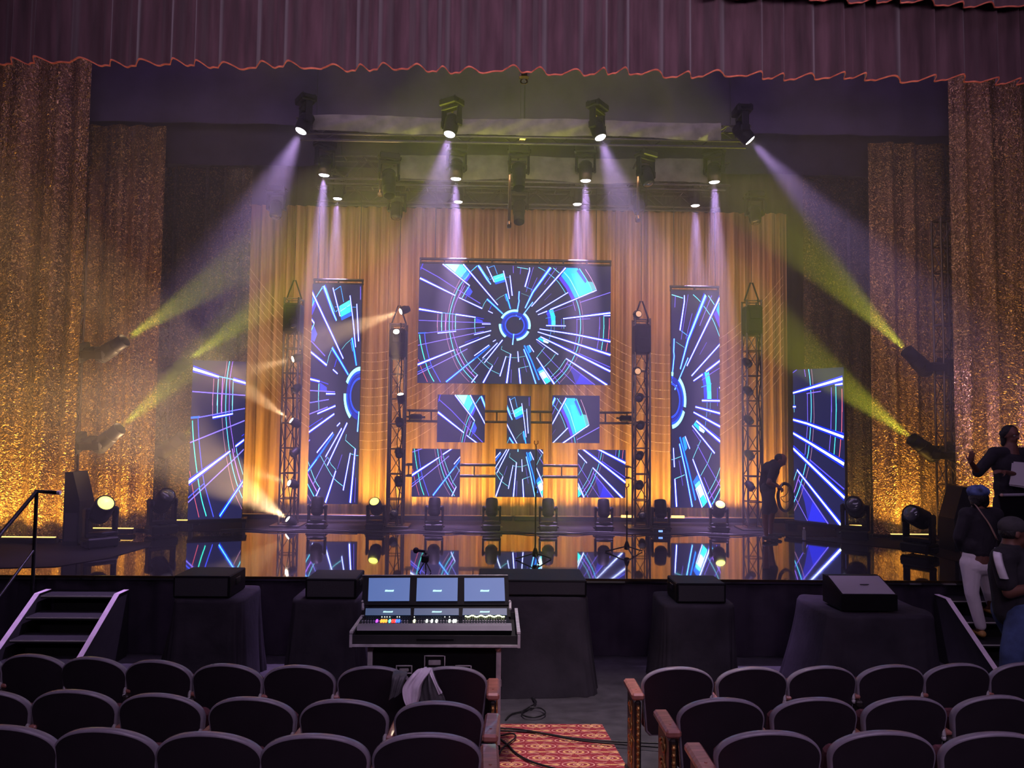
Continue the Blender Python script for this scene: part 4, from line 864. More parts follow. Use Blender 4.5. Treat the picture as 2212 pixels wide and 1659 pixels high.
def seat_outline(n=28, w=0.272, h=0.86, sh=0.705, bot=0.33, wb=0.235, inset=0.0):
    pts = []
    w -= inset; wb -= inset; h -= inset; bot += inset; sh = min(sh, h-0.02)
    for i in range(n+1):                                   # arched top, right to left
        t = math.pi*i/n; c = math.cos(t); s_ = math.sin(t)
        pts.append((math.copysign(abs(c)**0.97, c)*w, sh+(h-sh)*s_**0.94))
    for k in range(1, 5): pts.append((-w+(w-wb)*k/4, sh+(bot+0.03-sh)*k/4))
    pts.append((-wb+0.03, bot)); pts.append((wb-0.03, bot))
    for k in range(4, 0, -1): pts.append((w-(w-wb)*k/4, sh+(bot+0.03-sh)*k/4))
    return pts
def seat_pt(x, z, y):
    # rear surface convex towards the back, whole back reclined
    return Vector((x, y+0.55*x*x-(z-0.33)*0.17, z))
def seat_back():
    o0 = seat_outline(inset=0.013); o1 = seat_outline(inset=0.004); o2 = seat_outline(inset=0.0); o3 = seat_outline(inset=0.006); n = len(o0)
    sh = MB()
    # outer shell: rear face as a fan of rings
    rings = []
    for f in (0.0, 0.3, 0.65, 1.0):
        cx, cz = 0.0, 0.58
        rings.append([seat_pt(cx+(x-cx)*f, cz+(z-cz)*f, -0.045) for x, z in o0] if f else [seat_pt(cx, cz, -0.045)])
    v = list(rings[0]); fs = []
    for r_ in rings[1:]: v += r_
    for k in range(n): fs.append((0, 1+k, 1+(k+1) % n))
    for j in range(2):
        for k in range(n): a = 1+j*n+k; c = 1+j*n+(k+1) % n; fs.append((a, a+n, c+n, c))
    sh.add(v, fs, True)
    rim = MB(); R_ = [[seat_pt(x, z, -0.045) for x, z in o0], [seat_pt(x, z, -0.044) for x, z in o1], [seat_pt(x, z, -0.034) for x, z in o2], [seat_pt(x, z, -0.006) for x, z in o2], [seat_pt(x, z, 0.002) for x, z in o3], [seat_pt(x, z, 0.012) for x, z in seat_outline(inset=0.03)]]
    v = []; fs = []
    for r_ in R_: v += r_
    for j in range(5):
        for k in range(n): a = j*n+k; c = j*n+(k+1) % n; fs.append((a, a+n, c+n, c))
    rim.add(v, fs, True)
    cu = MB(); ri = []
    for ins, y in ((0.028, 0.02), (0.045, 0.05), (0.09, 0.06)): ri.append([seat_pt(x, z, y) for x, z in seat_outline(inset=ins)])
    v = []; fs = []
    for r_ in ri: v += r_
    for j in range(2):
        for k in range(n): a = j*n+k; c = j*n+(k+1) % n; fs.append((a, a+n, c+n, c))
    cu.add(v, fs, True); cu.add(ri[2], [tuple(range(n))[::-1]], False)
    return sh, rim, cu
def make_seat():
    root = thing('theatre_seat', 'x', 'seat')
    sh, rim, cu = seat_back()
    sh.build('back_shell', M['seat_shell'], root); rim.build('back_rim', M['seat_rim'], root); cu.build('back_cushion', M['seat_fabric'], root)
    b = MB(); b.box((0, 0.17, 0.50), (0.44, 0.09, 0.40), Matrix.Rotation(R(14), 3, 'X'), bev=0.03); b.build('folded_seat', M['seat_fabric'], root)
    b = MB(); b.box((0.28, 0.03, 0.288), (0.045, 0.20, 0.575), bev=0.01); b.box((0.28, 0.02, 0.575), (0.05, 0.26, 0.05), bev=0.012); b.box((0.28, 0.05, 0.012), (0.07, 0.30, 0.024)); b.cyl((0.245, 0.02, 0.45), (0.28, 0.02, 0.45), 0.03); b.build('standard', M['iron'], root)
    b = MB(); b.box((0.28, 0.10, 0.615), (0.050, 0.34, 0.03), bev=0.010); b.build('armrest', M['arm_wood'], root)
    b = MB(); b.cyl((0.25, -0.06, 0.60), (0.25, -0.045, 0.66), 0.014, n=8).ball((0.25, -0.06, 0.585), 0.018, n=8); b.build('hinge_bolt', M['alu'], root)
    return root
def end_stand(root, side):
    b = MB(); x = side*0.315
    b.box((x, 0.02, 0.31), (0.05, 0.30, 0.62), bev=0.014); b.box((x, 0.03, 0.02), (0.08, 0.36, 0.04), bev=0.01); b.build('end_panel', M['iron'], root)
    g = MB(); xx = x+side*0.028
    for i in range(11): g.ball((x-side*0.0, -0.135, 0.12+0.045*i), 0.015, n=8)
    g.box((x, -0.134, 0.34), (0.02, 0.010, 0.5))
    for i in range(4):
        zc = 0.16+0.12*i; g.tube([(xx, 0.02+0.07*math.cos(a)*(1-a/14), zc+0.05*math.sin(a)*(1-a/14)) for a in [k*0.5 for k in range(20)]], 0.008, n=5)
    g.box((xx, -0.02, 0.34), (0.006, 0.012, 0.5)); g.box((xx, -0.075, 0.34), (0.006, 0.12, 0.012))
    g.build('scrollwork', M['gilt'], root)
    b = MB(); b.box((x, 0.03, 0.655), (0.095, 0.36, 0.05), bev=0.014); b.cyl((x, -0.05, 0.675), (x, -0.05, 0.684), 0.008, n=8); b.build('aisle_armrest', M['arm_wood'], root)

seat0 = make_seat(); first = True
ZT = {'A': 1.424, 'B': 1.555, 'C': 1.693}
ROWS = {('left', 'A'): [(-80, 1411), (61, 1415), (192, 1421), (332, 1428), (483, 1436), (641, 1439), (804, 1441), (973, 1442)],
        ('left', 'B'): [(-45, 1494), (147, 1493), (335, 1501), (535, 1509), (737, 1514), (945, 1518)],
        ('left', 'C'): [(-5, 1571), (212, 1577), (440, 1586), (673, 1590), (921, 1588)],
        ('right', 'A'): [(1470, 1443), (1632, 1443), (1785, 1441), (1936, 1438), (2080, 1435), (2222, 1433)],
        ('right', 'B'): [(1566, 1511), (1770, 1510), (1969, 1508), (2163, 1505)],
        ('right', 'C'): [(1671, 1583), (1921, 1583), (2166, 1586)]}
rname = {'A': 'front row', 'B': 'middle row', 'C': 'nearest row'}
seat_at = {}
for (side, row), lst in ROWS.items():
    P_ = [atz(px, py, ZT[row]) for px, py in lst]; n = len(P_)
    for i, p in enumerate(P_):
        a = P_[max(i-1, 0)]; c = P_[min(i+1, n-1)]; rz = math.atan2(c.y-a.y, c.x-a.x)
        top_off = 0.045+(0.86-0.33)*0.17
        root = seat0 if first else copy_tree(seat0)
        first = False
        k = (n-i) if side == 'left' else (i+1)
        fz = floor_z(p.y)
        pos = Vector((p.x, p.y, 0))+Vector((-math.sin(rz), math.cos(rz), 0))*top_off
        root.location = (pos.x, pos.y, fz+0.0); root.rotation_euler = (0, 0, rz); root.scale = (1, 1, (ZT[row]-fz)/0.86)
        root['group'] = 'dark theatre seats, %s of the %s block' % (rname[row], side)
        nth = ('aisle', 'second', 'third', 'fourth', 'fifth', 'sixth', 'seventh', 'eighth')[k-1]
        root['label'] = ('dark arched theatre seat at the aisle, %s of the %s block' % (rname[row], side)) if k == 1 else ('dark arched theatre seat, %s from the aisle in the %s of the %s block' % (nth, rname[row], side))
        seat_at[(side, row, k)] = root
for row in 'ABC':
    end_stand(seat_at[('left', row, 1)], 1); end_stand(seat_at[('right', row, 1)], -1)
    for ch in list(seat_at[('left', row, 1)].children):
        if ch.name.startswith(('armrest', 'standard', 'hinge')): bpy.data.objects.remove(ch)

# jacket thrown over the two front-row seats beside the aisle
M['jacket_light'] = mat('pale_jacket_cloth', (0.80, 0.70, 0.82), 0.55, noise=0.15, nscale=5, bump=0.3, bscale=12)
M['jacket_dark'] = mat('dark_grey_lining', (0.09, 0.085, 0.095), 0.5, noise=0.2, bump=0.3, bscale=12)
sp = seat_at[('left', 'A', 1)]
def drape_strip(pts_l, pts_r, nu=14, fold=0.012, ph=0.0, thick=0.008):
    """cloth strip between two edge polylines (world points)"""
    L_ = bez(pts_l, 6); R__ = bez(pts_r, 6); m_ = min(len(L_), len(R__)); b = MB(); vv = []
    for side_ in (0, 1):
        for j in range(m_):
            for i in range(nu+1):
                u = i/nu; p = L_[j].lerp(R__[j], u); t = j/m_
                off = fold*math.sin(u*9+ph+t*1.5)*min(1, t*2.5)+0.5*fold*math.sin(u*21+t*4)
                vv.append(p+Vector((0, -off-(thick if side_ else 0), 0)))
    N_ = m_*(nu+1); fs = []
    for s_ in (0, 1):
        for j in range(m_-1):
            for i in range(nu): a = s_*N_+j*(nu+1)+i; f = (a, a+1, a+nu+2, a+nu+1); fs.append(f if s_ else f[::-1])
    for j in range(m_-1):
        for i in (0, nu): a = j*(nu+1)+i; fs.append((a, a+nu+1, a+nu+1+N_, a+N_))
    b.add(vv, fs, True); return b
jk = thing('jacket', 'pale grey jacket thrown over the aisle seat in the front row of the left block', 'jacket')
YJ = 5.42
b = drape_strip([at(905, 1470, YJ+0.28), at(908, 1444, YJ+0.12), at(893, 1452, YJ-0.02), at(872, 1480, YJ-0.05), at(872, 1505, YJ-0.05), at(880, 1527, YJ-0.04)],
                [at(930, 1470, YJ+0.28), at(934, 1442, YJ+0.12), at(928, 1452, YJ-0.04), at(912, 1480, YJ-0.07), at(908, 1505, YJ-0.06), at(900, 1528, YJ-0.06)], fold=0.022)
b.build('sleeve', M['jacket_light'], jk)
b = drape_strip([at(915, 1470, YJ+0.28), at(918, 1443, YJ+0.12), at(912, 1452, YJ-0.01), at(903, 1480, YJ-0.03), at(905, 1505, YJ-0.03), at(915, 1530, YJ-0.03)],
                [at(938, 1470, YJ+0.28), at(934, 1443, YJ+0.12), at(938, 1460, YJ-0.02), at(950, 1490, YJ-0.05), at(960, 1510, YJ-0.05), at(966, 1530, YJ-0.04)], fold=0.03, ph=2)
b.build('body', M['jacket_dark'], jk)
b = drape_strip([at(925, 1442, YJ+0.1), at(929, 1455, YJ-0.03), at(940, 1480, YJ-0.06), at(948, 1500, YJ-0.06)], [at(934, 1442, YJ+0.1), at(936, 1455, YJ-0.05), at(946, 1480, YJ-0.08), at(956, 1496, YJ-0.08)], nu=4, fold=0.005)
b.build('collar_edge', M['jacket_light'], jk)
b = drape_strip([at(850, 1448, YJ+0.12), at(848, 1460, YJ-0.01), at(846, 1480, YJ-0.03), at(840, 1512, YJ-0.03)], [at(880, 1450, YJ+0.12), at(879, 1458, YJ-0.01), at(872, 1478, YJ-0.04), at(866, 1498, YJ-0.04)], fold=0.015, ph=1)
tag(b.build('folded_bag', M['jacket_dark']), 'thin dark grey bag hanging between the two front-row seats beside the aisle', 'bag')

# ================================================================ carpet, floor cables
M['carpet'] = mat('red_carpet', (0.36, 0.035, 0.05), 0.95, noise=0.25, nscale=60, bump=0.3, bscale=300)
M['carpet_gold'] = mat('carpet_gold_yarn', (0.95, 0.50, 0.20), 0.95, noise=0.2, nscale=60)
M['carpet_pink'] = mat('carpet_pink_yarn', (0.90, 0.42, 0.34), 0.95, noise=0.2, nscale=60)
cx0, cx1, cy0, cy1 = 0.04, 1.085, 1.2, 7.66
def cpt(x, y, dz): return (x, y, floor_z(y)+dz)
b = MB()
b.add([cpt(cx0, cy0, 0.001), cpt(cx1, cy0, 0.001), cpt(cx1, cy1, 0.001), cpt(cx0, cy1, 0.001), cpt(cx0, cy0, 0.012), cpt(cx1, cy0, 0.012), cpt(cx1, cy1, 0.012), cpt(cx0, cy1, 0.012)],
      [(0, 3, 2, 1), (4, 5, 6, 7), (0, 1, 5, 4), (1, 2, 6, 5), (2, 3, 7, 6), (3, 0, 4, 7)])
def cpoly(pts, mi):
    pts = clip_rect(pts, cx0, cx1, cy0, cy1)
    if len(pts) < 3: return
    ar = sum(pts[i-1][0]*pts[i][1]-pts[i][0]*pts[i-1][1] for i in range(len(pts)))
    if ar < 0: pts = pts[::-1]
    b.add([cpt(x, y, 0.0125+0.0004*mi) for x, y in pts], [tuple(range(len(pts)))], mi=mi)
def cstroke(pts, w, mi):
    for i in range(len(pts)-1):
        (x0, y0), (x1, y1) = pts[i], pts[i+1]; L = math.hypot(x1-x0, y1-y0) or 1; nx, ny = -(y1-y0)/L*w/2, (x1-x0)/L*w/2
        cpoly([(x0+nx, y0+ny), (x1+nx, y1+ny), (x1-nx, y1-ny), (x0-nx, y0-ny)], mi)
cw, chh = 0.54, 0.21
for j in range(-2, 18):
    for i in range(-1, 4):
        X = cx0+0.12+i*cw+(cw/2 if j % 2 else 0); Yc = 7.58-j*0.185
        if Yc < 5.2 or Yc > 7.9: continue
        for s_ in (-1, 1):
            cpoly([(X+s_*0.01, Yc+0.016), (X+s_*0.05, Yc+0.008), (X+s_*0.10, Yc+0.026), (X+s_*0.125, Yc), (X+s_*0.10, Yc-0.026), (X+s_*0.05, Yc-0.008), (X+s_*0.01, Yc-0.016)][::1], 1)
            for rr, w_, mi_ in ((0.066, 0.020, 1), (0.092, 0.011, 2), (0.040, 0.011, 2)):
                cstroke([(X+s_*(0.30)-s_*rr*math.cos(a)*1.75, Yc+rr*math.sin(a)*0.95) for a in [(-1.25+2.5*k/8) for k in range(9)]], w_, mi_)
            cstroke([(X+s_*0.03, Yc+0.06), (X+s_*0.07, Yc+0.035), (X+s_*0.13, Yc+0.052)], 0.010, 2); cstroke([(X+s_*0.03, Yc-0.06), (X+s_*0.07, Yc-0.035), (X+s_*0.13, Yc-0.052)], 0.010, 2)
        cpoly([(X-0.015, Yc), (X, Yc+0.018), (X+0.015, Yc), (X, Yc-0.018)], 1)
        XX = X+cw/2; cpoly([(XX, Yc+0.05), (XX+0.012, Yc+0.01), (XX+0.03, Yc+0.03), (XX+0.012, Yc-0.02), (XX, Yc-0.05), (XX-0.012, Yc-0.02), (XX-0.03, Yc+0.03), (XX-0.012, Yc+0.01)], 1)
tag(b.build('aisle_carpet', [M['carpet'], M['carpet_gold'], M['carpet_pink']]), 'red and gold patterned carpet runner on the aisle floor between the seat blocks', 'carpet')
def floor_px(px, py):
    """point on the auditorium floor under a photo pixel"""
    z = 0.3
    for _ in range(12):
        p = atz(px, py, z); z = floor_z(p.y)
    return Vector((p.x, p.y, z))
M['cable'] = mat('black_rubber_cable', (0.012, 0.012, 0.014), 0.45)
def floor_cable(px, label, r=0.009, dz=0.022, group='black cables on the aisle floor'):
    pts = [floor_px(x, y)+Vector((0, 0, dz+0.002*k)) for k, (x, y) in enumerate(px)]; b = MB(); b.tube(bez(pts, 7), r, n=7)
    tag(b.build('floor_cable', M['cable']), label, 'cable', group)
floor_cable([(1078, 1583), (1160, 1588), (1230, 1600), (1300, 1607), (1400, 1612), (1470, 1615)], 'upper black cable running straight across the patterned carpet to the right seats')
floor_cable([(1078, 1580), (1120, 1583), (1170, 1592), (1250, 1608), (1330, 1616), (1400, 1622), (1470, 1628)], 'lower of the two black cables crossing the patterned carpet to the right', dz=0.03)
floor_cable([(1078, 1600), (1098, 1616), (1112, 1632), (1140, 1650), (1180, 1664), (1240, 1680)], 'black cable snaking along the left edge of the patterned carpet')
floor_cable([(1082, 1596), (1106, 1592), (1114, 1600), (1102, 1612), (1086, 1625), (1078, 1640)], 'short looping black cable at the left edge of the patterned carpet', r=0.007, dz=0.03)
floor_cable([(1092, 1558), (1104, 1546), (1128, 1540), (1150, 1533), (1156, 1524), (1150, 1512)]+[(1150, 1512), (1158, 1522), (1140, 1535), (1127, 1545), (1135, 1554), (1160, 1556), (1178, 1548), (1168, 1538), (1145, 1536)], 'black cable coiled in a loop on the bare floor beyond the carpet', r=0.008, dz=0.012)

# ================================================================ lighting console in its case
def P3(px, py, Y): return at(px, py, Y)
M['console_grey'] = mat('console_grey', (0.22, 0.21, 0.24), 0.5, noise=0.1)
M['screen_blue'] = emis('blue_screen', (0.085, 0.17, 0.46), 0.85)
M['screen_dull'] = emis('dull_blue_screen', (0.05, 0.10, 0.22), 0.75)
M['logo'] = emis('screen_logo_white', (0.55, 0.95, 1.0), 1.3)
x0, x1 = at(757, 1385, 6.25).x, at(1122, 1385, 6.25).x; xm = (x0+x1)/2
cz0 = at(xm, 1397, 6.25).z; cz0 = at(940, 1397, 6.25).z; cz1 = at(940, 1372, 6.25).z
root = thing('case_tray', 'black console case tray with pale aluminium edges, holding the lighting desk', 'case', (xm, 6.25, cz0)); W_ = x1-x0; H_ = cz1-cz0; D_ = 0.80
b = MB(); b.box((0, D_/2, 0.012), (W_-0.02, D_-0.02, 0.02)); b.box((0, 0.01, H_/2), (W_-0.03, 0.014, H_-0.01)); b.box((0, D_-0.01, H_/2), (W_-0.03, 0.014, H_-0.01))
for s_ in (-1, 1): b.box((s_*(W_/2-0.01), D_/2, H_/2+0.01), (0.014, D_-0.02, H_+0.02))
b.build('body', M['black'], root)
e = MB()
for s_ in (-1, 1): e.box((s_*(W_/2-0.004), 0.0, H_/2), (0.022, 0.024, H_+0.01)); e.box((s_*(W_/2-0.006), D_/2, H_+0.02), (0.028, D_+0.01, 0.018)); e.box((s_*(W_/2-0.004), D_, H_/2), (0.022, 0.024, H_+0.01)); e.box((s_*(W_/2-0.004), D_/2, 0.006), (0.022, D_, 0.018))
e.box((0, -0.002, 0.008), (W_, 0.022, 0.018)); e.box((-0.02, -0.006, 0.006), (W_*0.5, 0.012, 0.010)); e.build('aluminium_edging', M['alu'], root)
MB().box((0.0, -0.008, H_*0.62), (0.30, 0.006, 0.012)).build('latch_strip', M['black_plastic'], root)
# stand case below
rx0, rx1 = at(794, 1450, 6.40).x, at(1082, 1450, 6.40).x; Wr = rx1-rx0; rz0 = floor_z(6.4); Hr = cz0-0.004-rz0
root = thing('stand_case', 'tall black road case with aluminium frame under the lighting desk', 'case', ((rx0+rx1)/2, 6.40, rz0+0.0))
wh = 0.10
b = MB(); b.box((0, 0.33, wh+(Hr-wh)/2), (Wr-0.03, 0.62, Hr-wh-0.02)); b.build('body', M['black_plastic'], root)
e = MB(); e.box((0, 0.0, Hr-0.022), (Wr, 0.03, 0.042)); e.box((0, 0.0, wh+0.02), (Wr, 0.03, 0.04)); e.box((0, -0.003, Hr*0.66), (Wr, 0.024, 0.034))
for s_ in (-1, 1): e.box((s_*(Wr/2-0.02), 0.0, wh+(Hr-wh)/2), (0.04, 0.03, Hr-wh)); e.box((s_*(Wr/2-0.01), 0.33, Hr-0.02), (0.03, 0.64, 0.036)); e.box((s_*(Wr/2-0.02), -0.008, Hr*0.66), (0.05, 0.02, 0.07), bev=0.01); e.ball((s_*(Wr/2-0.03), -0.01, Hr-0.05), 0.022, n=10)
e.build('aluminium_frame', M['alu'], root)
def handle_dish(cx, cz, w, h):
    d = MB(); d.box((cx, -0.006, cz), (w*0.84, 0.01, h*0.8)); hd = d.build('handle_dish', M['black_metal'], root)
    f = MB()
    f.tube([(cx+sx*w/2, -0.012, cz+sz*h/2) for sx, sz in ((-1, 1), (-0.6, 1), (0, 1), (0.6, 1), (1, 1), (1, 0), (1, -1), (0, -1), (-1, -1), (-1, 0))], 0.007, n=6, closed=True)
    f.box((cx, -0.02, cz-h*0.02), (w*0.62, 0.012, h*0.42), bev=0.005); f.build('handle', M['alu'], hd)
hc_ = at(939, 1430, 6.39); handle_dish(hc_.x-root.location.x, hc_.z-rz0, 0.165, 0.10)
for px in (873, 1001): hc_ = at(px, 1446, 6.39); handle_dish(hc_.x-root.location.x, hc_.z-rz0, 0.125, 0.06)
for sx in (-1, 1):
    for yy in (0.08, 0.55): MB().cyl((sx*(Wr/2-0.1)-0.02, yy, 0.05), (sx*(Wr/2-0.1)+0.02, yy, 0.05), 0.048, n=16).box((sx*(Wr/2-0.1), yy, 0.09), (0.06, 0.06, 0.03)).build('caster', M['black_plastic'], root)

# the desk itself
dz = cz0+0.024
root = thing('lighting_console', 'lighting control desk with six blue screens and coloured keys, in the centre aisle', 'control desk', (xm, 6.45, dz))
def L3(p): return p-Vector((xm, 6.45, dz))
def panel(q, th, name, m_, parent):
    """slab from four world corners TL TR BR BL, thickness pushed away from the hall"""
    a = [L3(p) for p in q]; nrm = (a[1]-a[0]).cross(a[3]-a[0]).normalized(); b = MB(); v = a+[p+nrm*th for p in a]
    b.add(v, [(0, 3, 2, 1), (4, 5, 6, 7), (0, 1, 5, 4), (1, 2, 6, 5), (2, 3, 7, 6), (3, 0, 4, 7)]); return b.build(name, m_, parent)
bl, br = at(771, 1362, 6.36), at(1106, 1362, 6.36); tl, tr = at(783, 1331, 6.74), at(1098, 1331, 6.74)
lipl, lipr = at(771, 1353, 6.38), at(1105, 1352, 6.38)
b = MB()
v = [L3(p) for p in (bl, br, lipr, lipl)]; dback = [Vector((v[0].x+0.01, 0.33, 0.0)), Vector((v[1].x-0.01, 0.33, 0.0)), L3(tr), L3(tl)]
lo = [Vector((v[0].x+0.01, v[0].y+0.02, 0.0)), Vector((v[1].x-0.01, v[1].y+0.02, 0))]
b.add([lo[0], lo[1], v[1], v[0]], [(0, 1, 2, 3)]); b.add([v[3], v[2], dback[2], dback[3]], [(0, 1, 2, 3)]); b.add([lo[0], lo[1], dback[1], dback[0]], [(0, 3, 2, 1)]); b.add(dback, [(0, 3, 2, 1)])
b.add([lo[0], v[0], v[3], dback[3], dback[0]], [(0, 1, 2, 3, 4)]); b.add([lo[1], v[1], v[2], dback[2], dback[1]], [(4, 3, 2, 1, 0)])
b.build('desk_body', M['black_plastic'], root)
b = MB(); b.add([v[0]+Vector((0, -0.004, 0)), v[1]+Vector((0, -0.004, 0)), v[2]+Vector((0, -0.004, 0.004)), v[3]+Vector((0, -0.004, 0.004)), v[2]+Vector((0, 0.055, 0.008)), v[3]+Vector((0, 0.055, 0.008))], [(0, 1, 2, 3), (3, 2, 4, 5)])
b.build('wrist_rest', M['console_grey'], root)
# upper monitor panel and screens
up_ = panel([at(785, 1243, 7.00), at(1098, 1243, 7.00), at(1100, 1307, 6.88), at(781, 1307, 6.88)], 0.05, 'monitor_panel', M['black_plastic'], root)
lw = panel([at(783, 1311, 6.86), at(1102, 1310, 6.86), at(1103, 1332, 6.76), at(779, 1332, 6.76)], 0.03, 'screen_shelf', M['black_plastic'], root)
def edge_line(p, q, parent):
    MB().cyl(L3(p), L3(q), 0.004, n=5).build('bezel_edge', M['alu'], parent)
edge_line(at(783, 1242.5, 7.0), at(1097, 1242.5, 7.0), up_)
def logo(cx, cy_, w, h, Y0, parent):
    """small slanted white word on the screen, five joined strokes"""
    b = MB(); n = 7
    for i in range(n):
        xa = cx-w/2+w*i/n; xb = xa+w/n*0.86; hh = h*(1.0 if i in (0, 1, 6) else 0.72); s_ = w*0.05
        q = [at(xa+s_, cy_-hh/2, Y0), at(xb+s_, cy_-hh/2, Y0), at(xb-s_*0.3, cy_+h/2, Y0), at(xa-s_*0.3, cy_+h/2, Y0)]; a = [L3(p) for p in q]; b.add(a, [(0, 3, 2, 1)])
    b.build('screen_logo', M['logo'], parent)
for (xa, xb, xc, xd, cx) in ((797, 886, 795, 884, 841), (901, 989, 899, 988, 944.5), (1003, 1089, 1003, 1091, 1047)):
    s_ = panel([at(xa, 1248.5, 6.975), at(xb, 1248.0, 6.975), at(xd, 1298.0, 6.88), at(xc, 1298.5, 6.88)], 0.004, 'monitor', M['screen_blue'], root)
    logo(cx, 1276, 19, 4, 6.905, s_)
for (xa, xb, xc, xd, cx) in ((790, 887, 789, 887, 838), (895, 991, 894, 991, 943.5), (1000, 1095, 999, 1095, 1047)):
    s_ = panel([at(xa, 1314, 6.82), at(xb, 1314, 6.82), at(xd, 1328.5, 6.755), at(xc, 1328.5, 6.755)], 0.004, 'touch_screen', M['screen_dull'], root)
    logo(cx, 1321.5, 21, 3.2, 6.77, s_)
for px in (784, 1102): MB().cyl(L3(at(px, 1300, 6.92)), L3(at(px, 1316, 6.82)), 0.012, n=8).ball(L3(at(px-1, 1299, 6.9)), 0.012, n=8).build('hinge', M['alu'], root)
# keys and faders on the sloping surface
def surf(px, py):
    """point on the sloping desk surface at a photo pixel"""
    A_, B_, C_ = lipl, lipr, tl; nn = (B_-A_).cross(C_-A_); o = Vector((0, 0, CAM_Z)); d = at(px, py, 6.5)-o; t = (A_-o).dot(nn)/d.dot(nn); return L3(o+d*t)
kg = MB()
for i in range(52):
    px = 783+i*6.05
    if 846 < px < 852 or 884 < px < 890 or 992 < px < 996: continue
    for py, sz in ((1349, 0.013), (1343.5, 0.013)): kg.box(surf(px+(py-1349)*-0.02, py)+Vector((0, 0, 0.008)), (0.014, 0.018, 0.014), bev=0.003)
kg.build('grey_keys', M['console_grey'], root)['kind'] = 'stuff'
kd = MB()
for i in range(60):
    px = 784+i*5.2
    for py in (1333.5, 1338): kd.box(surf(px, py)+Vector((0, 0, 0.004)), (0.010, 0.012, 0.008))
kd.build('small_dark_keys', M['black_metal'], root)['kind'] = 'stuff'
cols = {'violet': (0.35, 0.05, 1.0), 'orange': (1.0, 0.25, 0.02), 'red': (1.0, 0.03, 0.02), 'teal': (0.1, 0.9, 0.7), 'blue': (0.03, 0.12, 1.0), 'white': (0.9, 1.0, 0.85), 'pale_yellow': (0.9, 1.0, 0.45)}
for n_, c_ in cols.items(): M['key_'+n_] = emis('key_glow_'+n_, c_, 3.0)
for px, n_ in ((814, 'violet'), (824, 'orange'), (829, 'orange'), (834, 'orange'), (842, 'teal'), (848, 'red'), (852.5, 'red'), (857, 'blue'), (862, 'blue'), (895, 'pale_yellow'), (922, 'white'), (933, 'white'), (943, 'white'), (971, 'white'), (980, 'white'), (984, 'white')):
    k_ = MB(); k_.box(surf(px, 1344)+Vector((0, 0, 0.010)), (0.016, 0.045, 0.02), bev=0.003); k_.build('lit_key', M['key_'+n_], root)['label'] = 'glowing %s key' % n_.replace('_', ' ')
k_ = MB()
for i, px in enumerate([825, 831, 836, 842, 858, 863, 895, 961, 971]): k_.box(surf(px, 1334)+Vector((0, 0, 0.006)), (0.006, 0.008, 0.006))
k_.build('indicator_row', M['key_white'], root)
k_ = MB()
for i in range(26): k_.box(surf(1006+i*3.3, 1333+1.4*math.sin(i*1.1))+Vector((0, 0, 0.007)), (0.013, 0.016, 0.008))
k_.build('fader_lights', M['key_pale_yellow'], root)
# ================================================================ stairs, handrail
M['white_tape'] = mat('white_paint', (0.80, 0.66, 0.74), 0.6, noise=0.1)
M['tape_line'] = mat('step_edge_tape', (0.55, 0.52, 0.50), 0.5)
def stairs(xl, xr, label, side):
    xc = (xl+xr)/2; w = xr-xl; t = thing('stage_steps', label, 'steps', (xc, 9.0, FLAT_Z+0.003)); 
    st_ = [(10.1, 0.95), (9.8, 0.75), (9.5, 0.55), (9.2, 0.35)]
    for k, (Y, z) in enumerate(st_):
        d = 0.34
        tr_ = MB().box((0, Y-9.0+d/2-0.02, z-FLAT_Z-0.02), (w-0.10, d, 0.035)).build('tread', M['black'], t)
        MB().box((0, Y-9.0-0.021, z-FLAT_Z-0.011), (w-0.10, 0.006, 0.014)).build('edge_tape', M['tape_line'], tr_)
        MB().box((0, Y-9.0+0.30, (z-FLAT_Z)/2), (w-0.10, 0.02, z-FLAT_Z-0.04)).build('riser', M['black'], t)
    for s_ in (-1, 1):
        b = MB(); x = s_*w/2; o = [(1.36, 0.0), (1.36, 0.87), (1.08, 0.87), (-0.16, 0.045), (-0.16, 0.0)]
        b.prism([(p[0], p[1]) for p in o], 0.045, (x-0.022, 0, 0), (0, 1, 0), (0, 0, 1), (1, 0, 0)); sg = b.build('stringer', M['black'], t)
        c = MB(); q = [(1.34, 0.877), (1.08, 0.877), (-0.16, 0.052)]
        for (a_, c_) in ((q[0], q[1]), (q[1], q[2])): c.add([(x-0.033, a_[0], a_[1]), (x+0.033, a_[0], a_[1]), (x+0.033, c_[0], c_[1]), (x-0.033, c_[0], c_[1]), (x-0.033, a_[0], a_[1]-0.006), (x+0.033, a_[0], a_[1]-0.006), (x+0.033, c_[0], c_[1]-0.006), (x-0.033, c_[0], c_[1]-0.006)], [(0, 3, 2, 1), (4, 5, 6, 7), (0, 1, 5, 4), (2, 3, 7, 6), (1, 2, 6, 5), (3, 0, 4, 7)])
        c.build('white_edge', M['white_tape'], sg)
    return t
stairs(at(82, 1284, 10.1).x, at(254, 1284, 10.1).x, 'black stage steps with white edges on the left, leading up to the stage', -1)
stairs(at(2046, 1284, 10.1).x, at(2046, 1284, 10.1).x+1.15, 'black stage steps with white edges on the right, where people are climbing', 1)
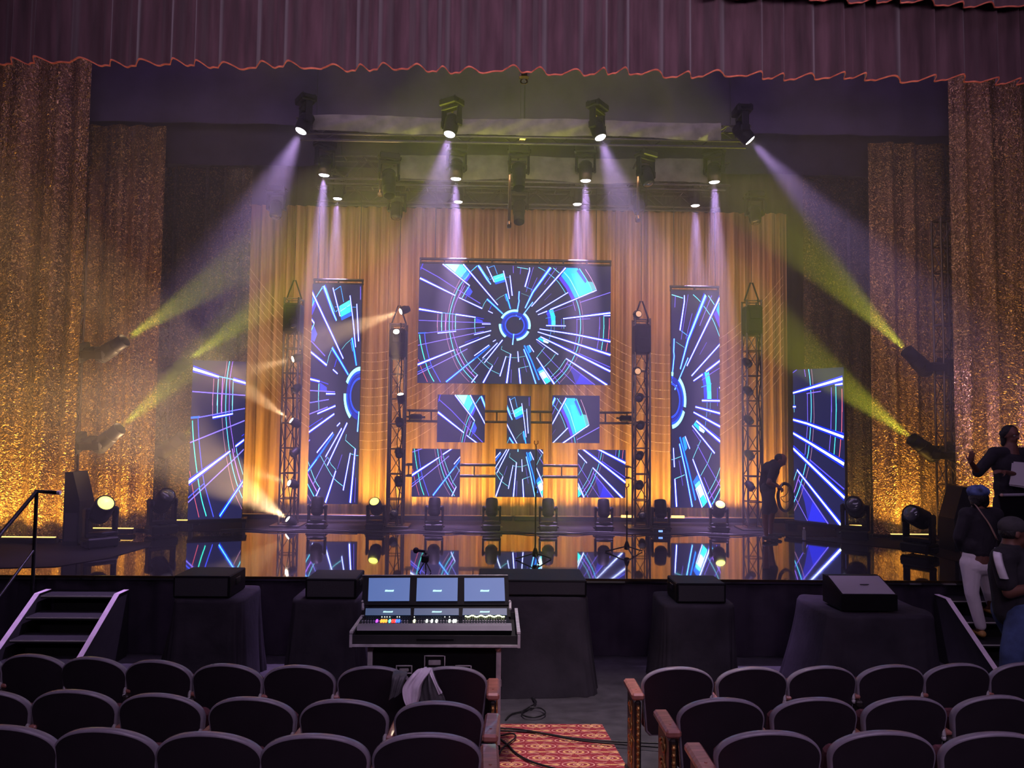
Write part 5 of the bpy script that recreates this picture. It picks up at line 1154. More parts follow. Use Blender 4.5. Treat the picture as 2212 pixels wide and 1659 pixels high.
def handrail(px, label, group='handrails'):
    t = thing('handrail', label, 'handrail', px, group=group); b = MB()
    b.tube(bez([(0, 0, 0), (0, 0, 1.25)], 2)+[Vector((0, 0, 1.31))], 0.024, n=10); b.build('post', M['black_metal'], t)
    b = MB(); b.tube([(0.26, 0.02, 1.31), (0.0, 0, 1.33), (0.0, -0.65, 0.90), (0, -1.3, 0.42)], 0.026, n=10); b.build('rail', M['black_metal'], t)
    MB().tube([(0.0, -0.02, 0.55), (0, -0.7, 0.08), (0, -1.3, -0.33)], 0.018, n=8).build('lower_rail', M['black_metal'], t)
    MB().tube([(0.0, -1.25, 0.45), (0, -1.25, -0.80)], 0.022, n=8).build('post', M['black_metal'], t)
    MB().cyl((0.26, 0.02, 1.31), (0.30, 0.02, 1.31), 0.028, n=10).build('end_cap', M['alu'], t)
hx = at(74, 1180, 10.25).x
handrail((hx, 10.25, 0.945), 'dark metal handrail with sloping rail beside the left stage steps')
handrail((at(2046, 1284, 10.1).x+1.28, 10.25, 0.945), 'dark metal handrail on the far side of the right stage steps')

# ================================================================ draped gear before the stage
M['drape'] = mat('black_drape_cloth', (0.035, 0.03, 0.04), 0.9, noise=0.3, nscale=2.5, bump=0.5, bscale=7, spec=0.2)
def drape_over(x0, x1, y0, y1, zt, zb, label, flare=0.12, seed=1, tops=0.0, group='black cloths draped over gear before the stage'):
    r = random.Random(seed); ph = [r.uniform(0, 6.28) for _ in range(6)]; cxm, cym = (x0+x1)/2, (y0+y1)/2; w, d = (x1-x0)/2, (y1-y0)/2
    N_ = 140; b = MB(); rows_ = []
    def ringp(k, f, fl, z, amp):
        a = 2*math.pi*k/N_; c, s_ = math.cos(a), math.sin(a); e_ = 0.28
        px_ = math.copysign(abs(c)**e_, c)*w; py_ = math.copysign(abs(s_)**e_, s_)*d
        off = amp*(math.sin(a*7+ph[0])+0.6*math.sin(a*13+ph[1])+0.4*math.sin(a*23+ph[2]))
        sk = 1+0.8*math.sin(a+ph[3])
        return (cxm+px_*f+c*(fl*sk+off), cym+py_*f+s_*(fl*sk*0.6+off*0.6), z)
    for f in (0.05, 0.5, 0.9, 0.99): rows_.append([ringp(k, f, 0, zt-(0.004 if f > 0.95 else 0)+tops*math.sin(k*0.2+f*5), 0) for k in range(N_)])
    H = zt-zb
    for t in (0.04, 0.12, 0.25, 0.4, 0.55, 0.7, 0.85, 0.95, 1.0):
        rows_.append([ringp(k, 1.01, flare*t**1.4, zt-H*t+(0.0 if t < 1 else 0.0), 0.03*t) for k in range(N_)])
    for rr in rows_: b.v += rr
    for j in range(len(rows_)-1):
        for k in range(N_): a = j*N_+k; c = j*N_+(k+1) % N_; b.f.append((a, c, c+N_, a+N_)[::-1]); b.sm.append(True); b.mi.append(0); b.fc.append(None)
    b.add(rows_[0], [tuple(range(N_))], True)
    return tag(b.build('draped_cloth', M['drape']), label, 'cloth', group)
def speaker_box(x0, x1, y0, y1, z0, z1, label, wedge=False, face=None, name='speaker_box', cat='speaker', group=None):
    t = thing(name, label, cat, ((x0+x1)/2, (y0+y1)/2, z0), group=group); w, d, h = x1-x0, y1-y0, z1-z0
    if wedge:
        b = MB(); o = [(-d/2, 0), (d/2, 0), (d/2, h), (d/2-0.10, h), (-d/2, h*0.56)]; b.prism(o, w, (-w/2, 0, 0), (0, 1, 0), (0, 0, 1), (1, 0, 0)); b.build('cabinet', M['black_plastic'], t)
        g = MB(); a_ = Vector((0, -d/2, h*0.56)); c_ = Vector((0, d/2-0.10, h)); nn = Vector((0, -(c_.z-a_.z), c_.y-a_.y)).normalized()*0.006
        p0, p1 = a_.lerp(c_, 0.03), a_.lerp(c_, 0.97); g.add([p0+nn+Vector((-w/2+0.02, 0, 0)), p0+nn+Vector((w/2-0.02, 0, 0)), p1+nn+Vector((w/2-0.02, 0, 0)), p1+nn+Vector((-w/2+0.02, 0, 0))], [(0, 1, 2, 3)]); g.build('grille', M['grille'], t)
        MB().box((0.03, (p0.y+p1.y)/2-0.02, (p0.z+p1.z)/2+0.012), (0.10, 0.02, 0.006)).build('badge', M['black_metal'], t)
    else:
        MB().box((0, 0, h/2), (w, d, h), bev=0.012).build('cabinet', M['black_plastic'], t)
        MB().box((0, -d/2-0.004, h/2), (w-0.05, 0.008, h-0.05)).build('grille', M['grille_dark'], t)
        for s_ in (-1, 1): MB().box((s_*w/2, 0, h*0.6), (0.012, 0.16, 0.08), bev=0.004).build('handle', M['black_metal'], t)
    return t
M['grille'] = mat('grey_speaker_grille', (0.36, 0.32, 0.38), 0.6, bump=0.4, bscale=220)
M['grille_dark'] = mat('dark_speaker_grille', (0.03, 0.027, 0.034), 0.7, bump=0.4, bscale=220)
GS_ = 'black speaker boxes before the stage'
def X(px, Y): return at(px, 1300, Y).x
def Z(py, Y): return at(1106, py, Y).z
# centre
Yc = 9.0
drape_over(X(1002, Yc), X(1272, Yc), Yc, Yc+0.85, Z(1290, Yc), FLAT_Z+0.004, 'wide black cloth over gear behind the lighting desk, hem flared on the floor', flare=0.16, seed=3)
speaker_box(X(1032, Yc), X(1268, Yc), Yc+0.03, Yc+0.75, Z(1290, Yc)+0.004, Z(1228, Yc+0.75), 'long low black box on the cloth-covered gear, below the taller microphone stand', group=GS_)
drape_over(X(1436, Yc), X(1592, Yc), Yc, Yc+0.8, Z(1306, Yc), FLAT_Z+0.004, 'black cloth over a square case, just right of the centre aisle', flare=0.05, seed=5)
speaker_box(X(1466, Yc), X(1574, Yc), Yc+0.1, Yc+0.6, Z(1306, Yc)+0.004, Z(1240, Yc+0.6), 'square black speaker standing on the cloth-covered case right of the aisle', group=GS_)
Yw = 8.7
drape_over(X(1786, Yw), X(2020, Yw), Yw-0.1, Yw+1.0, Z(1322, Yw), FLAT_Z+0.004, 'big rounded black cloth over gear near the right steps', flare=0.14, seed=8, tops=0.01)
speaker_box(X(1822, Yw), X(1944, Yw), Yw+0.05, Yw+0.55, Z(1320, Yw)+0.012, Z(1237, Yw+0.5), 'wedge monitor speaker with a pale sloping grille, on the big rounded cloth', wedge=True, name='monitor_speaker', group=None)
drape_over(X(368, Yc), X(520, Yc), Yc, Yc+0.85, Z(1300, Yc), FLAT_Z+0.004, 'black cloth over gear between the left steps and the lighting desk', flare=0.12, seed=9)
speaker_box(X(366, Yc), X(490, Yc), Yc+0.08, Yc+0.65, Z(1300, Yc)+0.004, Z(1229, Yc+0.65), 'black speaker box on the cloth-covered gear nearest the left steps', group=GS_)
drape_over(X(626, Yc), X(772, Yc), Yc, Yc+0.85, Z(1300, Yc), FLAT_Z+0.004, 'black cloth over gear immediately left of the lighting desk', flare=0.08, seed=11)
speaker_box(X(655, Yc), X(766, Yc), Yc+0.08, Yc+0.65, Z(1300, Yc)+0.004, Z(1233, Yc+0.65), 'black speaker box on the cloth-covered gear immediately left of the desk', group=GS_)
# tall side speakers on the stage
for x_px, lab in ((170, 'tall tapering black speaker at the edge of the widest left gold curtain'), (2064, 'tall tapering black speaker at the edge of the widest right gold curtain')):
    Y = 13.0; x = at(x_px, 1100, Y).x; t = thing('side_speaker', lab, 'speaker', (x, Y, STAGE_Z+0.013), group='tall side speakers')
    b = MB(); b.prism([(-0.13, 0), (0.13, 0), (0.13, 0.72), (0.0, 1.2), (-0.13, 1.2)] if x < 0 else [(-0.16, 0), (0.16, 0), (0.16, 1.08), (0.0, 1.08), (-0.16, 0.55)], 0.45, (0, -0.22, 0), (1, 0, 0), (0, 0, 1), (0, 1, 0)); b.build('cabinet', M['black_plastic'], t)
    MB().box((0, -0.225, 0.30), (0.20, 0.012, 0.46)).build('grille', M['grille_dark'], t)

# ================================================================ microphone stands, video camera
def mic_stand(px, py, topy, clip, label, legr):
    f = atz(px, py, STAGE_Z); x, Y = f.x, f.y; top = at(px, topy, Y).z-STAGE_Z
    t = thing('microphone_stand', label, 'microphone stand', (x, Y, STAGE_Z+0.001), group='microphone stands on the glossy deck')
    MB().cyl((0, 0, 0.12), (0, 0, 0.62*top), 0.013, n=8).cyl((0, 0, 0.6*top), (0, 0, top), 0.009, n=8).build('pole', M['black_metal'], t)
    MB().lathe([(0.02, 0.06), (0.045, 0.07), (0.045, 0.13), (0.03, 0.17), (0.018, 0.20)], n=14).build('hub', M['black_plastic'], t)
    MB().lathe([(0.012, 0), (0.022, 0.01), (0.022, 0.06), (0.012, 0.07)], (0, 0, 0.6*top), n=12).build('clutch', M['black_plastic'], t)
    for k in range(3):
        a = R(-90+120*k+6); MB().tube([(0.03*math.cos(a), 0.03*math.sin(a), 0.11), (legr*math.cos(a), legr*math.sin(a), 0.012)], 0.011, n=7).ball((legr*math.cos(a), legr*math.sin(a), 0.016), 0.015, n=8).build('leg', M['black_metal'], t)
    c = MB(); c.tube([(0, 0, top), (-0.006, 0, top+0.03)], 0.012, n=7); c.tube([(-0.006, 0, top+0.03), (-0.03, -0.01, top+0.06), (-0.026, -0.01, top+0.10)], 0.009, n=6); c.tube([(-0.006, 0, top+0.03), (0.03, -0.01, top+0.06), (0.026, -0.01, top+0.10)], 0.009, n=6); c.build('clip', M['clip'], t)
    return t
M['clip'] = mat('dark_red_clip', (0.10, 0.015, 0.02), 0.4)
mic_stand(1156, 1212, 966, True, 'taller black microphone stand near the centre of the stage', 0.31)
mic_stand(1354, 1196, 1058, True, 'shorter black microphone stand, right of the taller one', 0.35)
c = atz(918, 1236, STAGE_Z); t = thing('video_camera', 'small black video camera with a fluffy microphone at the stage edge above the desk', 'camera', (c.x, c.y+0.02, STAGE_Z+0.001))
MB().box((0.0, 0, 0.19), (0.10, 0.16, 0.10), bev=0.012).box((0.03, -0.085, 0.19), (0.05, 0.02, 0.05)).build('body', M['black_plastic'], t)
MB().cyl((0, 0.07, 0.19), (0, 0.16, 0.19), 0.035, n=16).cyl((0, 0.16, 0.19), (0, 0.18, 0.19), 0.042, n=16).build('lens_barrel', M['black_plastic'], t)
MB().box((0, 0, 0.27), (0.03, 0.12, 0.02), bev=0.005).box((0, 0.05, 0.25), (0.02, 0.02, 0.05)).build('top_handle', M['black_plastic'], t)
MB().ball((-0.13, -0.02, 0.30), 0.042, n=14).cyl((-0.13, -0.02, 0.30), (0.0, -0.02, 0.285), 0.018, n=10).build('microphone', M['black_cloth'], t)
for k in range(3):
    a = R(90+120*k); MB().tube([(0.01*math.cos(a), 0.01*math.sin(a), 0.14), (0.10*math.cos(a), 0.10*math.sin(a), 0.006)], 0.009, n=6).build('tripod_leg', M['black_metal'], t)
M['bottle'] = mat('clear_plastic_bottle', (0.45, 0.45, 0.5), 0.12, spec=0.8); M['bottle'].node_tree.nodes['Principled BSDF'].inputs['Transmission Weight'].default_value = 0.6
c = atz(1737, 1168, STAGE_Z); t = thing('water_bottle', 'small clear water bottle on the deck between technician and rightmost screen', 'bottle', (c.x, c.y, STAGE_Z+0.013))
MB().lathe([(0.028, 0), (0.036, 0.008), (0.036, 0.09), (0.034, 0.10), (0.036, 0.11), (0.035, 0.16), (0.015, 0.20), (0.014, 0.21)], n=18).build('bottle_body', M['bottle'], t); MB().lathe([(0.017, 0.21), (0.017, 0.228)], n=14).build('cap', M['white_tape'], t)
# cables lying along the back of the deck
r_ = random.Random(5)
spans = [(-5.2, -2.6, 'left of the leftmost truss tower'), (-2.8, -0.6, 'behind the left floor lights'), (-0.8, 1.4, 'behind the centre floor lights'), (1.1, 3.4, 'behind the right floor lights'), (3.2, 5.6, 'around the tower beside the technician')]
for i, (xa, xb, lab) in enumerate(spans):
    pts = [(xa+(xb-xa)*k/9, 14.68+0.10*math.sin(k*1.3+i)+r_.uniform(-0.04, 0.04), STAGE_Z+0.026) for k in range(10)]
    tag(MB().tube(bez(pts, 6), 0.011, n=6).build('stage_cable', M['cable']), 'black power cable lying on the deck '+lab, 'cable', 'power cables along the back of the deck')
M['blue_led'] = emis('blue_indicator', (0.15, 0.3, 1.0), 2.5)
c = at(1425, 1147, 14.75); t = thing('power_box', 'small black power box with a blue light on the deck, behind the shorter stand', 'box', (c.x, 14.75, STAGE_Z+0.009))
MB().box((0, 0, 0.05), (0.24, 0.16, 0.10), bev=0.01).build('body', M['black_plastic'], t); MB().box((0, -0.083, 0.055), (0.08, 0.01, 0.035), bev=0.004).build('indicator', M['blue_led'], t)
# ================================================================ people
def cap_(b, p, r1, q, r2, n=14):
    b.cyl(p, q, r1, n=n, r2=r2, cap=True); b.ball(p, r1, n=n); b.ball(q, r2, n=n)
def chain(b, pts):
    """pts: list of (point, radius)"""
    for (p, r1), (q, r2) in zip(pts, pts[1:]): cap_(b, p, r1, q, r2)
def fuse(b, name, m_, parent, voxel=0.012, smooth=4):
    me = bpy.data.meshes.new('tmp'); me.from_pydata(b.v, [], b.f); me.update()
    o = bpy.data.objects.new('tmp', me); COL.objects.link(o)
    rm = o.modifiers.new('r', 'REMESH'); rm.mode = 'VOXEL'; rm.voxel_size = voxel; rm.use_smooth_shade = True
    sm = o.modifiers.new('s', 'SMOOTH'); sm.factor = 0.5; sm.iterations = smooth
    dg = bpy.context.evaluated_depsgraph_get(); ev = o.evaluated_get(dg); new = bpy.data.meshes.new_from_object(ev)
    bpy.data.objects.remove(o); bpy.data.meshes.remove(me)
    new.name = name; new.materials.clear(); new.materials.append(m_)
    new.polygons.foreach_set('use_smooth', [True]*len(new.polygons))
    r = bpy.data.objects.new(name, new); COL.objects.link(r); r.parent = parent; return r
def hand(b, wrist, d, n_, side, curl=0.5, s=1.0):
    d = Vector(d).normalized(); n_ = Vector(n_); n_ = (n_-d*n_.dot(d)).normalized(); u = d.cross(n_)*side; w = Vector(wrist)
    rot = Matrix((u, d, n_)).transposed()
    b.ball(w+d*0.05*s, 1.0, n=14, scale=(0.043*s, 0.055*s, 0.018*s), rot=rot)
    for i, L in enumerate((0.070, 0.080, 0.074, 0.058)):
        p = w+(d*0.088+u*(0.031-0.021*i))*s; r = 0.0095*s; ang = curl*(0.5+0.08*i); dd = d
        for k in range(3):
            dd = (d*math.cos(ang*(k+1))+n_*math.sin(ang*(k+1))).normalized(); q = p+dd*L*s*(0.42, 0.32, 0.26)[k]; cap_(b, p, r, q, r*0.9, n=8); p = q; r *= 0.92
    p = w+(d*0.022+u*0.034)*s; q = p+(d*0.6+u*0.75+n_*0.25).normalized()*0.042*s; cap_(b, p, 0.013*s, q, 0.011*s, n=8); q2 = q+(d*0.9+u*0.25+n_*0.4).normalized()*0.032*s; cap_(b, q, 0.011*s, q2, 0.009*s, n=8)
def head_(b, c, look, up, s=1.0):
    """skull, jaw, nose, lips, ears; c = centre of the skull"""
    f = Vector(look).normalized(); up = Vector(up); up = (up-f*up.dot(f)).normalized(); r = f.cross(up); c = Vector(c)
    rot = Matrix((r, f, up)).transposed()
    def q(x, y, z): return c+(r*x+f*y+up*z)*s
    b.ball(q(0, -0.008, 0.02), 1, n=20, scale=(0.077*s, 0.097*s, 0.098*s), rot=rot); b.ball(q(0, 0.022, -0.055), 1, n=16, scale=(0.058*s, 0.066*s, 0.062*s), rot=rot); b.ball(q(0, 0.062, -0.095), 0.024*s, n=10)
    chain(b, [(q(0, 0.088, 0.012), 0.010*s), (q(0, 0.108, -0.022), 0.015*s)]); b.ball(q(0.012, 0.096, -0.026), 0.010*s, n=8); b.ball(q(-0.012, 0.096, -0.026), 0.010*s, n=8)
    chain(b, [(q(-0.02, 0.080, -0.052), 0.008*s), (q(0, 0.089, -0.051), 0.010*s), (q(0.02, 0.080, -0.052), 0.008*s)]); chain(b, [(q(-0.016, 0.078, -0.064), 0.008*s), (q(0, 0.086, -0.065), 0.010*s), (q(0.016, 0.078, -0.064), 0.008*s)])
    chain(b, [(q(-0.045, 0.078, 0.030), 0.010*s), (q(-0.015, 0.088, 0.028), 0.010*s)]); chain(b, [(q(0.045, 0.078, 0.030), 0.010*s), (q(0.015, 0.088, 0.028), 0.010*s)])
    for sx in (-1, 1): b.ball(q(sx*0.079, -0.012, -0.012), 1, n=10, scale=(0.012*s, 0.022*s, 0.034*s), rot=rot)
    return q
def eyes(q, parent, s=1.0):
    for sx in (-1, 1): MB().ball(q(sx*0.032, 0.077, 0.006), 0.013*s, n=12).build('eye', M['eye'], parent)
M['skin'] = mat('brown_skin', (0.16, 0.065, 0.045), 0.55, noise=0.15, nscale=10)
M['eye'] = mat('eye', (0.35, 0.32, 0.30), 0.3)
M['hair'] = mat('black_hair', (0.012, 0.010, 0.010), 0.6, noise=0.3, bump=0.6, bscale=60)
M['tee_black'] = mat('black_tee_cloth', (0.022, 0.019, 0.026), 0.9, noise=0.25, nscale=5, bump=0.4, bscale=10)
M['shorts'] = mat('dark_grey_shorts_cloth', (0.055, 0.05, 0.055), 0.9, noise=0.25, nscale=5, bump=0.4, bscale=12)
M['trouser_white'] = mat('white_trouser_cloth', (0.78, 0.70, 0.74), 0.85, noise=0.08, nscale=5, bump=0.5, bscale=9)
M['jeans'] = mat('blue_denim', (0.05, 0.08, 0.20), 0.85, noise=0.45, nscale=6, bump=0.5, bscale=10)
M['shoe_dark'] = mat('dark_shoe', (0.02, 0.018, 0.02), 0.5); M['shoe_tan'] = mat('tan_leather', (0.50, 0.26, 0.07), 0.5)
M['paper'] = mat('paper', (0.75, 0.68, 0.74), 0.8)
M['scarf'] = mat('blue_pattern_cloth', (0.10, 0.14, 0.34), 0.8, noise=0.85, nscale=9, bump=0.5, bscale=20)
M['stripe'] = mat('white_stripe_cloth', (0.80, 0.74, 0.82), 0.8, bump=0.3, bscale=15)
M['strap'] = mat('tan_strap', (0.45, 0.28, 0.22), 0.6)

# ---- technician on stage, bent forward, holding a coiled cable
Y0 = 14.05
def A3(px, py, dy=0.0): return at(px, py, Y0+dy)
foot = A3(1662, 1158)
root = thing('person', 'person in dark tee and shorts bending over, holding a coil of black cable on stage', 'person', (foot.x, Y0, STAGE_Z+0.008)); O = Vector(root.location)
def l(p): return p-O
b = MB(); hd = l(A3(1687, 994, -0.12)); pel = l(A3(1658, 1052)); ch = l(A3(1664, 1016, -0.06)); nk = l(A3(1678, 1003, -0.10))
q = head_(b, hd, (0.70, -0.45, -0.62), (0.55, -0.2, 0.75), 1.0)
chain(b, [(nk, 0.055), (hd+Vector((-0.03, 0.02, -0.03)), 0.06)])
chain(b, [(pel, 0.135), (l(A3(1659, 1034, -0.02)), 0.125), (ch, 0.15), (nk+Vector((-0.03, 0, 0)), 0.09)]); cap_(b, pel+Vector((-0.02, -0.09, 0)), 0.11, pel+Vector((0.02, 0.09, 0)), 0.11)
shL, shR = ch+Vector((0.03, -0.17, 0.07)), ch+Vector((0.05, 0.17, 0.05)); cap_(b, shL, 0.075, shR, 0.075)
elL, haL = l(A3(1660, 1043, -0.33)), l(A3(1678, 1050, -0.30)); elR, haR = l(A3(1672, 1044, 0.16)), l(A3(1683, 1052, 0.02))
chain(b, [(shL, 0.055), (elL, 0.042), (haL, 0.028)]); chain(b, [(shR, 0.055), (elR, 0.042), (haR, 0.028)])
hand(b, haL, haL-elL, (0, 0.6, -0.7), 1, 1.2); hand(b, haR, haR-elR, (0, -0.3, -0.9), -1, 1.2)
knL, anL = l(A3(1656, 1103, -0.14)), l(A3(1655, 1147, -0.10)); knR, anR = l(A3(1670, 1100, 0.14)), l(A3(1664, 1140, 0.20)); anL.z = 0.09; anR.z = 0.09
for kn, an, dy in ((knL, anL, -0.09), (knR, anR, 0.09)):
    chain(b, [(pel+Vector((0, dy, -0.05)), 0.095), (kn, 0.062)]); chain(b, [(kn, 0.058), (kn.lerp(an, 0.35)+Vector((-0.015, 0.01, 0)), 0.060), (an, 0.038)]); chain(b, [(an+Vector((-0.03, 0, -0.05)), 0.038), (an+Vector((0.14, -0.06, -0.055)), 0.032)])
fuse(b, 'body', M['skin'], root, 0.010); 
b = MB(); chain(b, [(pel+Vector((0, 0, 0.03)), 0.155), (l(A3(1659, 1034, -0.02)), 0.148), (ch, 0.168), (nk+Vector((-0.05, 0, -0.01)), 0.105)]); cap_(b, shL, 0.095, shR, 0.095); chain(b, [(shL, 0.08), (shL.lerp(elL, 0.65), 0.068)]); chain(b, [(shR, 0.08), (shR.lerp(elR, 0.65), 0.068)]); cap_(b, pel+Vector((-0.01, -0.10, 0.02)), 0.125, pel+Vector((0.02, 0.10, 0.02)), 0.125)
fuse(b, 'tee_shirt', M['tee_black'], root, 0.012)
b = MB(); cap_(b, pel+Vector((-0.02, -0.09, 0)), 0.13, pel+Vector((0.02, 0.09, 0)), 0.13)
for kn, dy in ((knL, -0.09), (knR, 0.09)): chain(b, [(pel+Vector((0, dy, -0.05)), 0.118), (kn+Vector((0, 0, 0.0)), 0.088)])
fuse(b, 'shorts', M['shorts'], root, 0.012)
b = MB(); f_ = (hd-nk).normalized(); b.ball(hd+Vector((-0.02, 0.02, 0.03)), 1, n=18, scale=(0.092, 0.098, 0.092)); fuse(b, 'hair', M['hair'], root, 0.010)
for an in (anL, anR): 
    b = MB(); chain(b, [(an+Vector((-0.035, 0, -0.038)), 0.046), (an+Vector((0.05, -0.02, -0.048)), 0.042), (an+Vector((0.16, -0.07, -0.052)), 0.036)]); fuse(b, 'shoe', M['shoe_dark'], root, 0.010)
cc = A3(1697, 1075, -0.02); t = thing('cable_coil', 'large coil of black cable hanging from the hand of the bending technician', 'cable', cc)
r_ = random.Random(3); b = MB()
for k in range(9):
    rx, rz_ = 0.14+0.012*r_.uniform(-1, 1), 0.255+0.018*r_.uniform(-1, 1); oy = r_.uniform(-0.035, 0.035); oz = r_.uniform(-0.012, 0.012)
    b.tube([(rx*math.cos(a)*(1+0.05*math.sin(3*a+k)), oy+0.02*math.sin(a+k), oz+rz_*math.sin(a)) for a in [2*math.pi*i/28 for i in range(28)]], 0.0095, n=6, closed=True)
b.build('coil_loops', M['cable'], t)
MB().tube(bez([(0.04, 0, 0.23), (0.03, -0.02, 0.10), (-0.03, -0.02, 0.03), (-0.09, 0, 0.0), (-0.02, 0.0, -0.08), (0.06, 0, -0.06), (0.09, 0, 0.02)], 6), 0.007, n=6).build('loose_end', M['cable'], t)
MB().tube([(-0.10, -0.03, 0.20), (-0.08, -0.03, 0.25), (-0.07, -0.03, 0.28)], 0.012, n=8).build('plug', M['alu'], t)

# ---- person climbing the right steps, back to the hall
Y0 = 9.72
root = thing('person', 'person in white trousers and blue patterned headwear climbing the right stage steps', 'person', (at(2118, 1300, Y0).x, Y0, 0.575)); O = Vector(root.location)
b = MB(); hd = l(A3(2112, 1072)); nk = l(A3(2112, 1098)); ch = l(A3(2118, 1128)); wa = l(A3(2116, 1172)); pel = l(A3(2112, 1212))
q = head_(b, hd+Vector((0, 0, 0.02)), (0.1, 1, 0.0), (0, 0, 1), 1.02)
chain(b, [(hd, 0.06), (nk, 0.06)]); shL, shR = l(A3(2088, 1112)), l(A3(2150, 1112)); cap_(b, shL, 0.075, shR, 0.075)
chain(b, [(nk, 0.08), (ch, 0.165), (wa, 0.150), (pel, 0.15)]); cap_(b, pel+Vector((-0.06, 0, 0)), 0.13, pel+Vector((0.06, 0, 0)), 0.13)
elL, haL = l(A3(2072, 1160)), l(A3(2082, 1200, 0.15)); elR, haR = l(A3(2157, 1160)), l(A3(2162, 1196, 0.18))
chain(b, [(shL, 0.058), (elL, 0.045), (haL, 0.028)]); chain(b, [(shR, 0.058), (elR, 0.045), (haR, 0.028)]); hand(b, haL, haL-elL, (1, 0, 0), 1, 0.6); hand(b, haR, haR-elR, (-1, 0, 0), -1, 0.6)
hpL, hpR = pel+Vector((-0.085, 0, -0.03)), pel+Vector((0.085, 0, -0.03)); knL, anL = l(A3(2099, 1280, -0.02)), l(A3(2118, 1347)); knR, anR = l(A3(2136, 1272, 0.12)), l(A3(2143, 1322, 0.28)); anL.z = 0.085; anR.z = 0.30
chain(b, [(hpL, 0.10), (knL, 0.066), (anL, 0.045), (anL+Vector((0.01, 0.14, -0.045)), 0.035)]); chain(b, [(hpR, 0.10), (knR, 0.066), (anR, 0.045), (anR+Vector((0.0, 0.14, -0.045)), 0.035)])
fuse(b, 'body', M['skin'], root, 0.010)
b = MB(); chain(b, [(nk+Vector((0, 0, -0.02)), 0.085), (ch, 0.19), (wa, 0.178), (l(A3(2113, 1186)), 0.17)]); cap_(b, shL, 0.10, shR, 0.10); cap_(b, l(A3(2100, 1178)), 0.145, l(A3(2128, 1178)), 0.145)
chain(b, [(shL, 0.088), (elL, 0.075), (elL.lerp(haL, 0.55), 0.06)]); chain(b, [(shR, 0.088), (elR, 0.075), (elR.lerp(haR, 0.55), 0.06)]); fuse(b, 'top', M['tee_black'], root, 0.012)
b = MB(); cap_(b, pel+Vector((-0.075, 0, 0.06)), 0.115, pel+Vector((0.075, 0, 0.06)), 0.115); cap_(b, pel+Vector((-0.07, -0.02, -0.05)), 0.13, pel+Vector((0.07, -0.02, -0.05)), 0.13)
chain(b, [(hpL, 0.135), (hpL.lerp(knL, 0.5), 0.105), (knL, 0.084), (anL+Vector((0, 0, 0.06)), 0.066)]); chain(b, [(hpR, 0.135), (hpR.lerp(knR, 0.5), 0.105), (knR, 0.084), (anR+Vector((0, 0, 0.06)), 0.066)]); fuse(b, 'trousers', M['trouser_white'], root, 0.010, 3)
b = MB(); b.ball(hd+Vector((0.0, -0.01, 0.065)), 1, n=20, scale=(0.135, 0.135, 0.085)); b.ball(hd+Vector((-0.07, 0, 0.05)), 0.065, n=12); b.ball(hd+Vector((0.075, 0, 0.05)), 0.065, n=12); b.ball(hd+Vector((0.0, -0.06, 0.09)), 0.07, n=12); fuse(b, 'headwear', M['scarf'], root, 0.012)
b = MB(); b.ball(hd+Vector((0, -0.02, -0.02)), 1, n=18, scale=(0.12, 0.115, 0.095)); b.ball(hd+Vector((-0.05, -0.04, -0.07)), 0.07, n=12); b.ball(hd+Vector((0.05, -0.04, -0.07)), 0.07, n=12); fuse(b, 'hair', M['hair'], root, 0.012)
for an in (anL, anR):
    b = MB(); chain(b, [(an+Vector((0, -0.03, -0.035)), 0.048), (an+Vector((0.0, 0.10, -0.043)), 0.04), (an+Vector((0, 0.17, -0.047)), 0.034)]); fuse(b, 'shoe', M['shoe_tan'], root, 0.010)
b = MB(); sp_ = [l(A3(2107, 1090, -0.12)), l(A3(2120, 1108, -0.20)), l(A3(2137, 1132, -0.215)), l(A3(2150, 1158, -0.19)), l(A3(2154, 1166, -0.16))]
for i in range(5): pass
pts = bez(sp_, 5); n_ = len(pts); vv = []
for p in pts: vv += [p+Vector((-0.018, 0, 0.012)), p+Vector((0.018, 0, -0.012)), p+Vector((0.018, 0.006, -0.012)), p+Vector((-0.018, 0.006, 0.012))]
b.add(vv, [(4*i+k, 4*i+(k+1) % 4, 4*i+4+(k+1) % 4, 4*i+4+k) for i in range(n_-1) for k in range(4)]); b.build('shoulder_strap', M['strap'], root)

# ---- person with cap at the right edge, in front of the steps
Y0 = 7.0
root = thing('person', 'person in dark cap, dark polo with white shoulder stripe and jeans at the right edge', 'person', (at(2200, 1300, Y0).x, Y0, floor_z(Y0))); O = Vector(root.location)
b = MB(); hd = l(A3(2190, 1150)); nk = l(A3(2182, 1182)); S_ = 1.18
q = head_(b, hd, (1, -0.15, -0.05), (0, 0, 1), S_); eyes(q, root, S_)
chain(b, [(hd+Vector((-0.03, 0, -0.02)), 0.07), (nk, 0.068)]); shN, shF = l(A3(2166, 1206, -0.16)), l(A3(2206, 1204, 0.18)); cap_(b, shN, 0.085, shF, 0.085)
ch = l(A3(2188, 1232)); wa = l(A3(2192, 1282)); pel = l(A3(2194, 1322)); chain(b, [(nk, 0.085), (ch, 0.185), (wa, 0.165), (pel, 0.165)])
elN, haN = l(A3(2180, 1280, -0.20)), l(A3(2236, 1268, -0.36)); elF, haF = l(A3(2222, 1275, 0.20)), l(A3(2252, 1262, -0.05))
chain(b, [(shN, 0.070), (elN, 0.056), (haN, 0.036)]); chain(b, [(shF, 0.066), (elF, 0.05), (haF, 0.034)]); hand(b, haN, haN-elN, (0, 0.4, 0.8), 1, 0.8, 1.1); hand(b, haF, haF-elF, (0, -0.4, 0.8), -1, 0.8, 1.1)
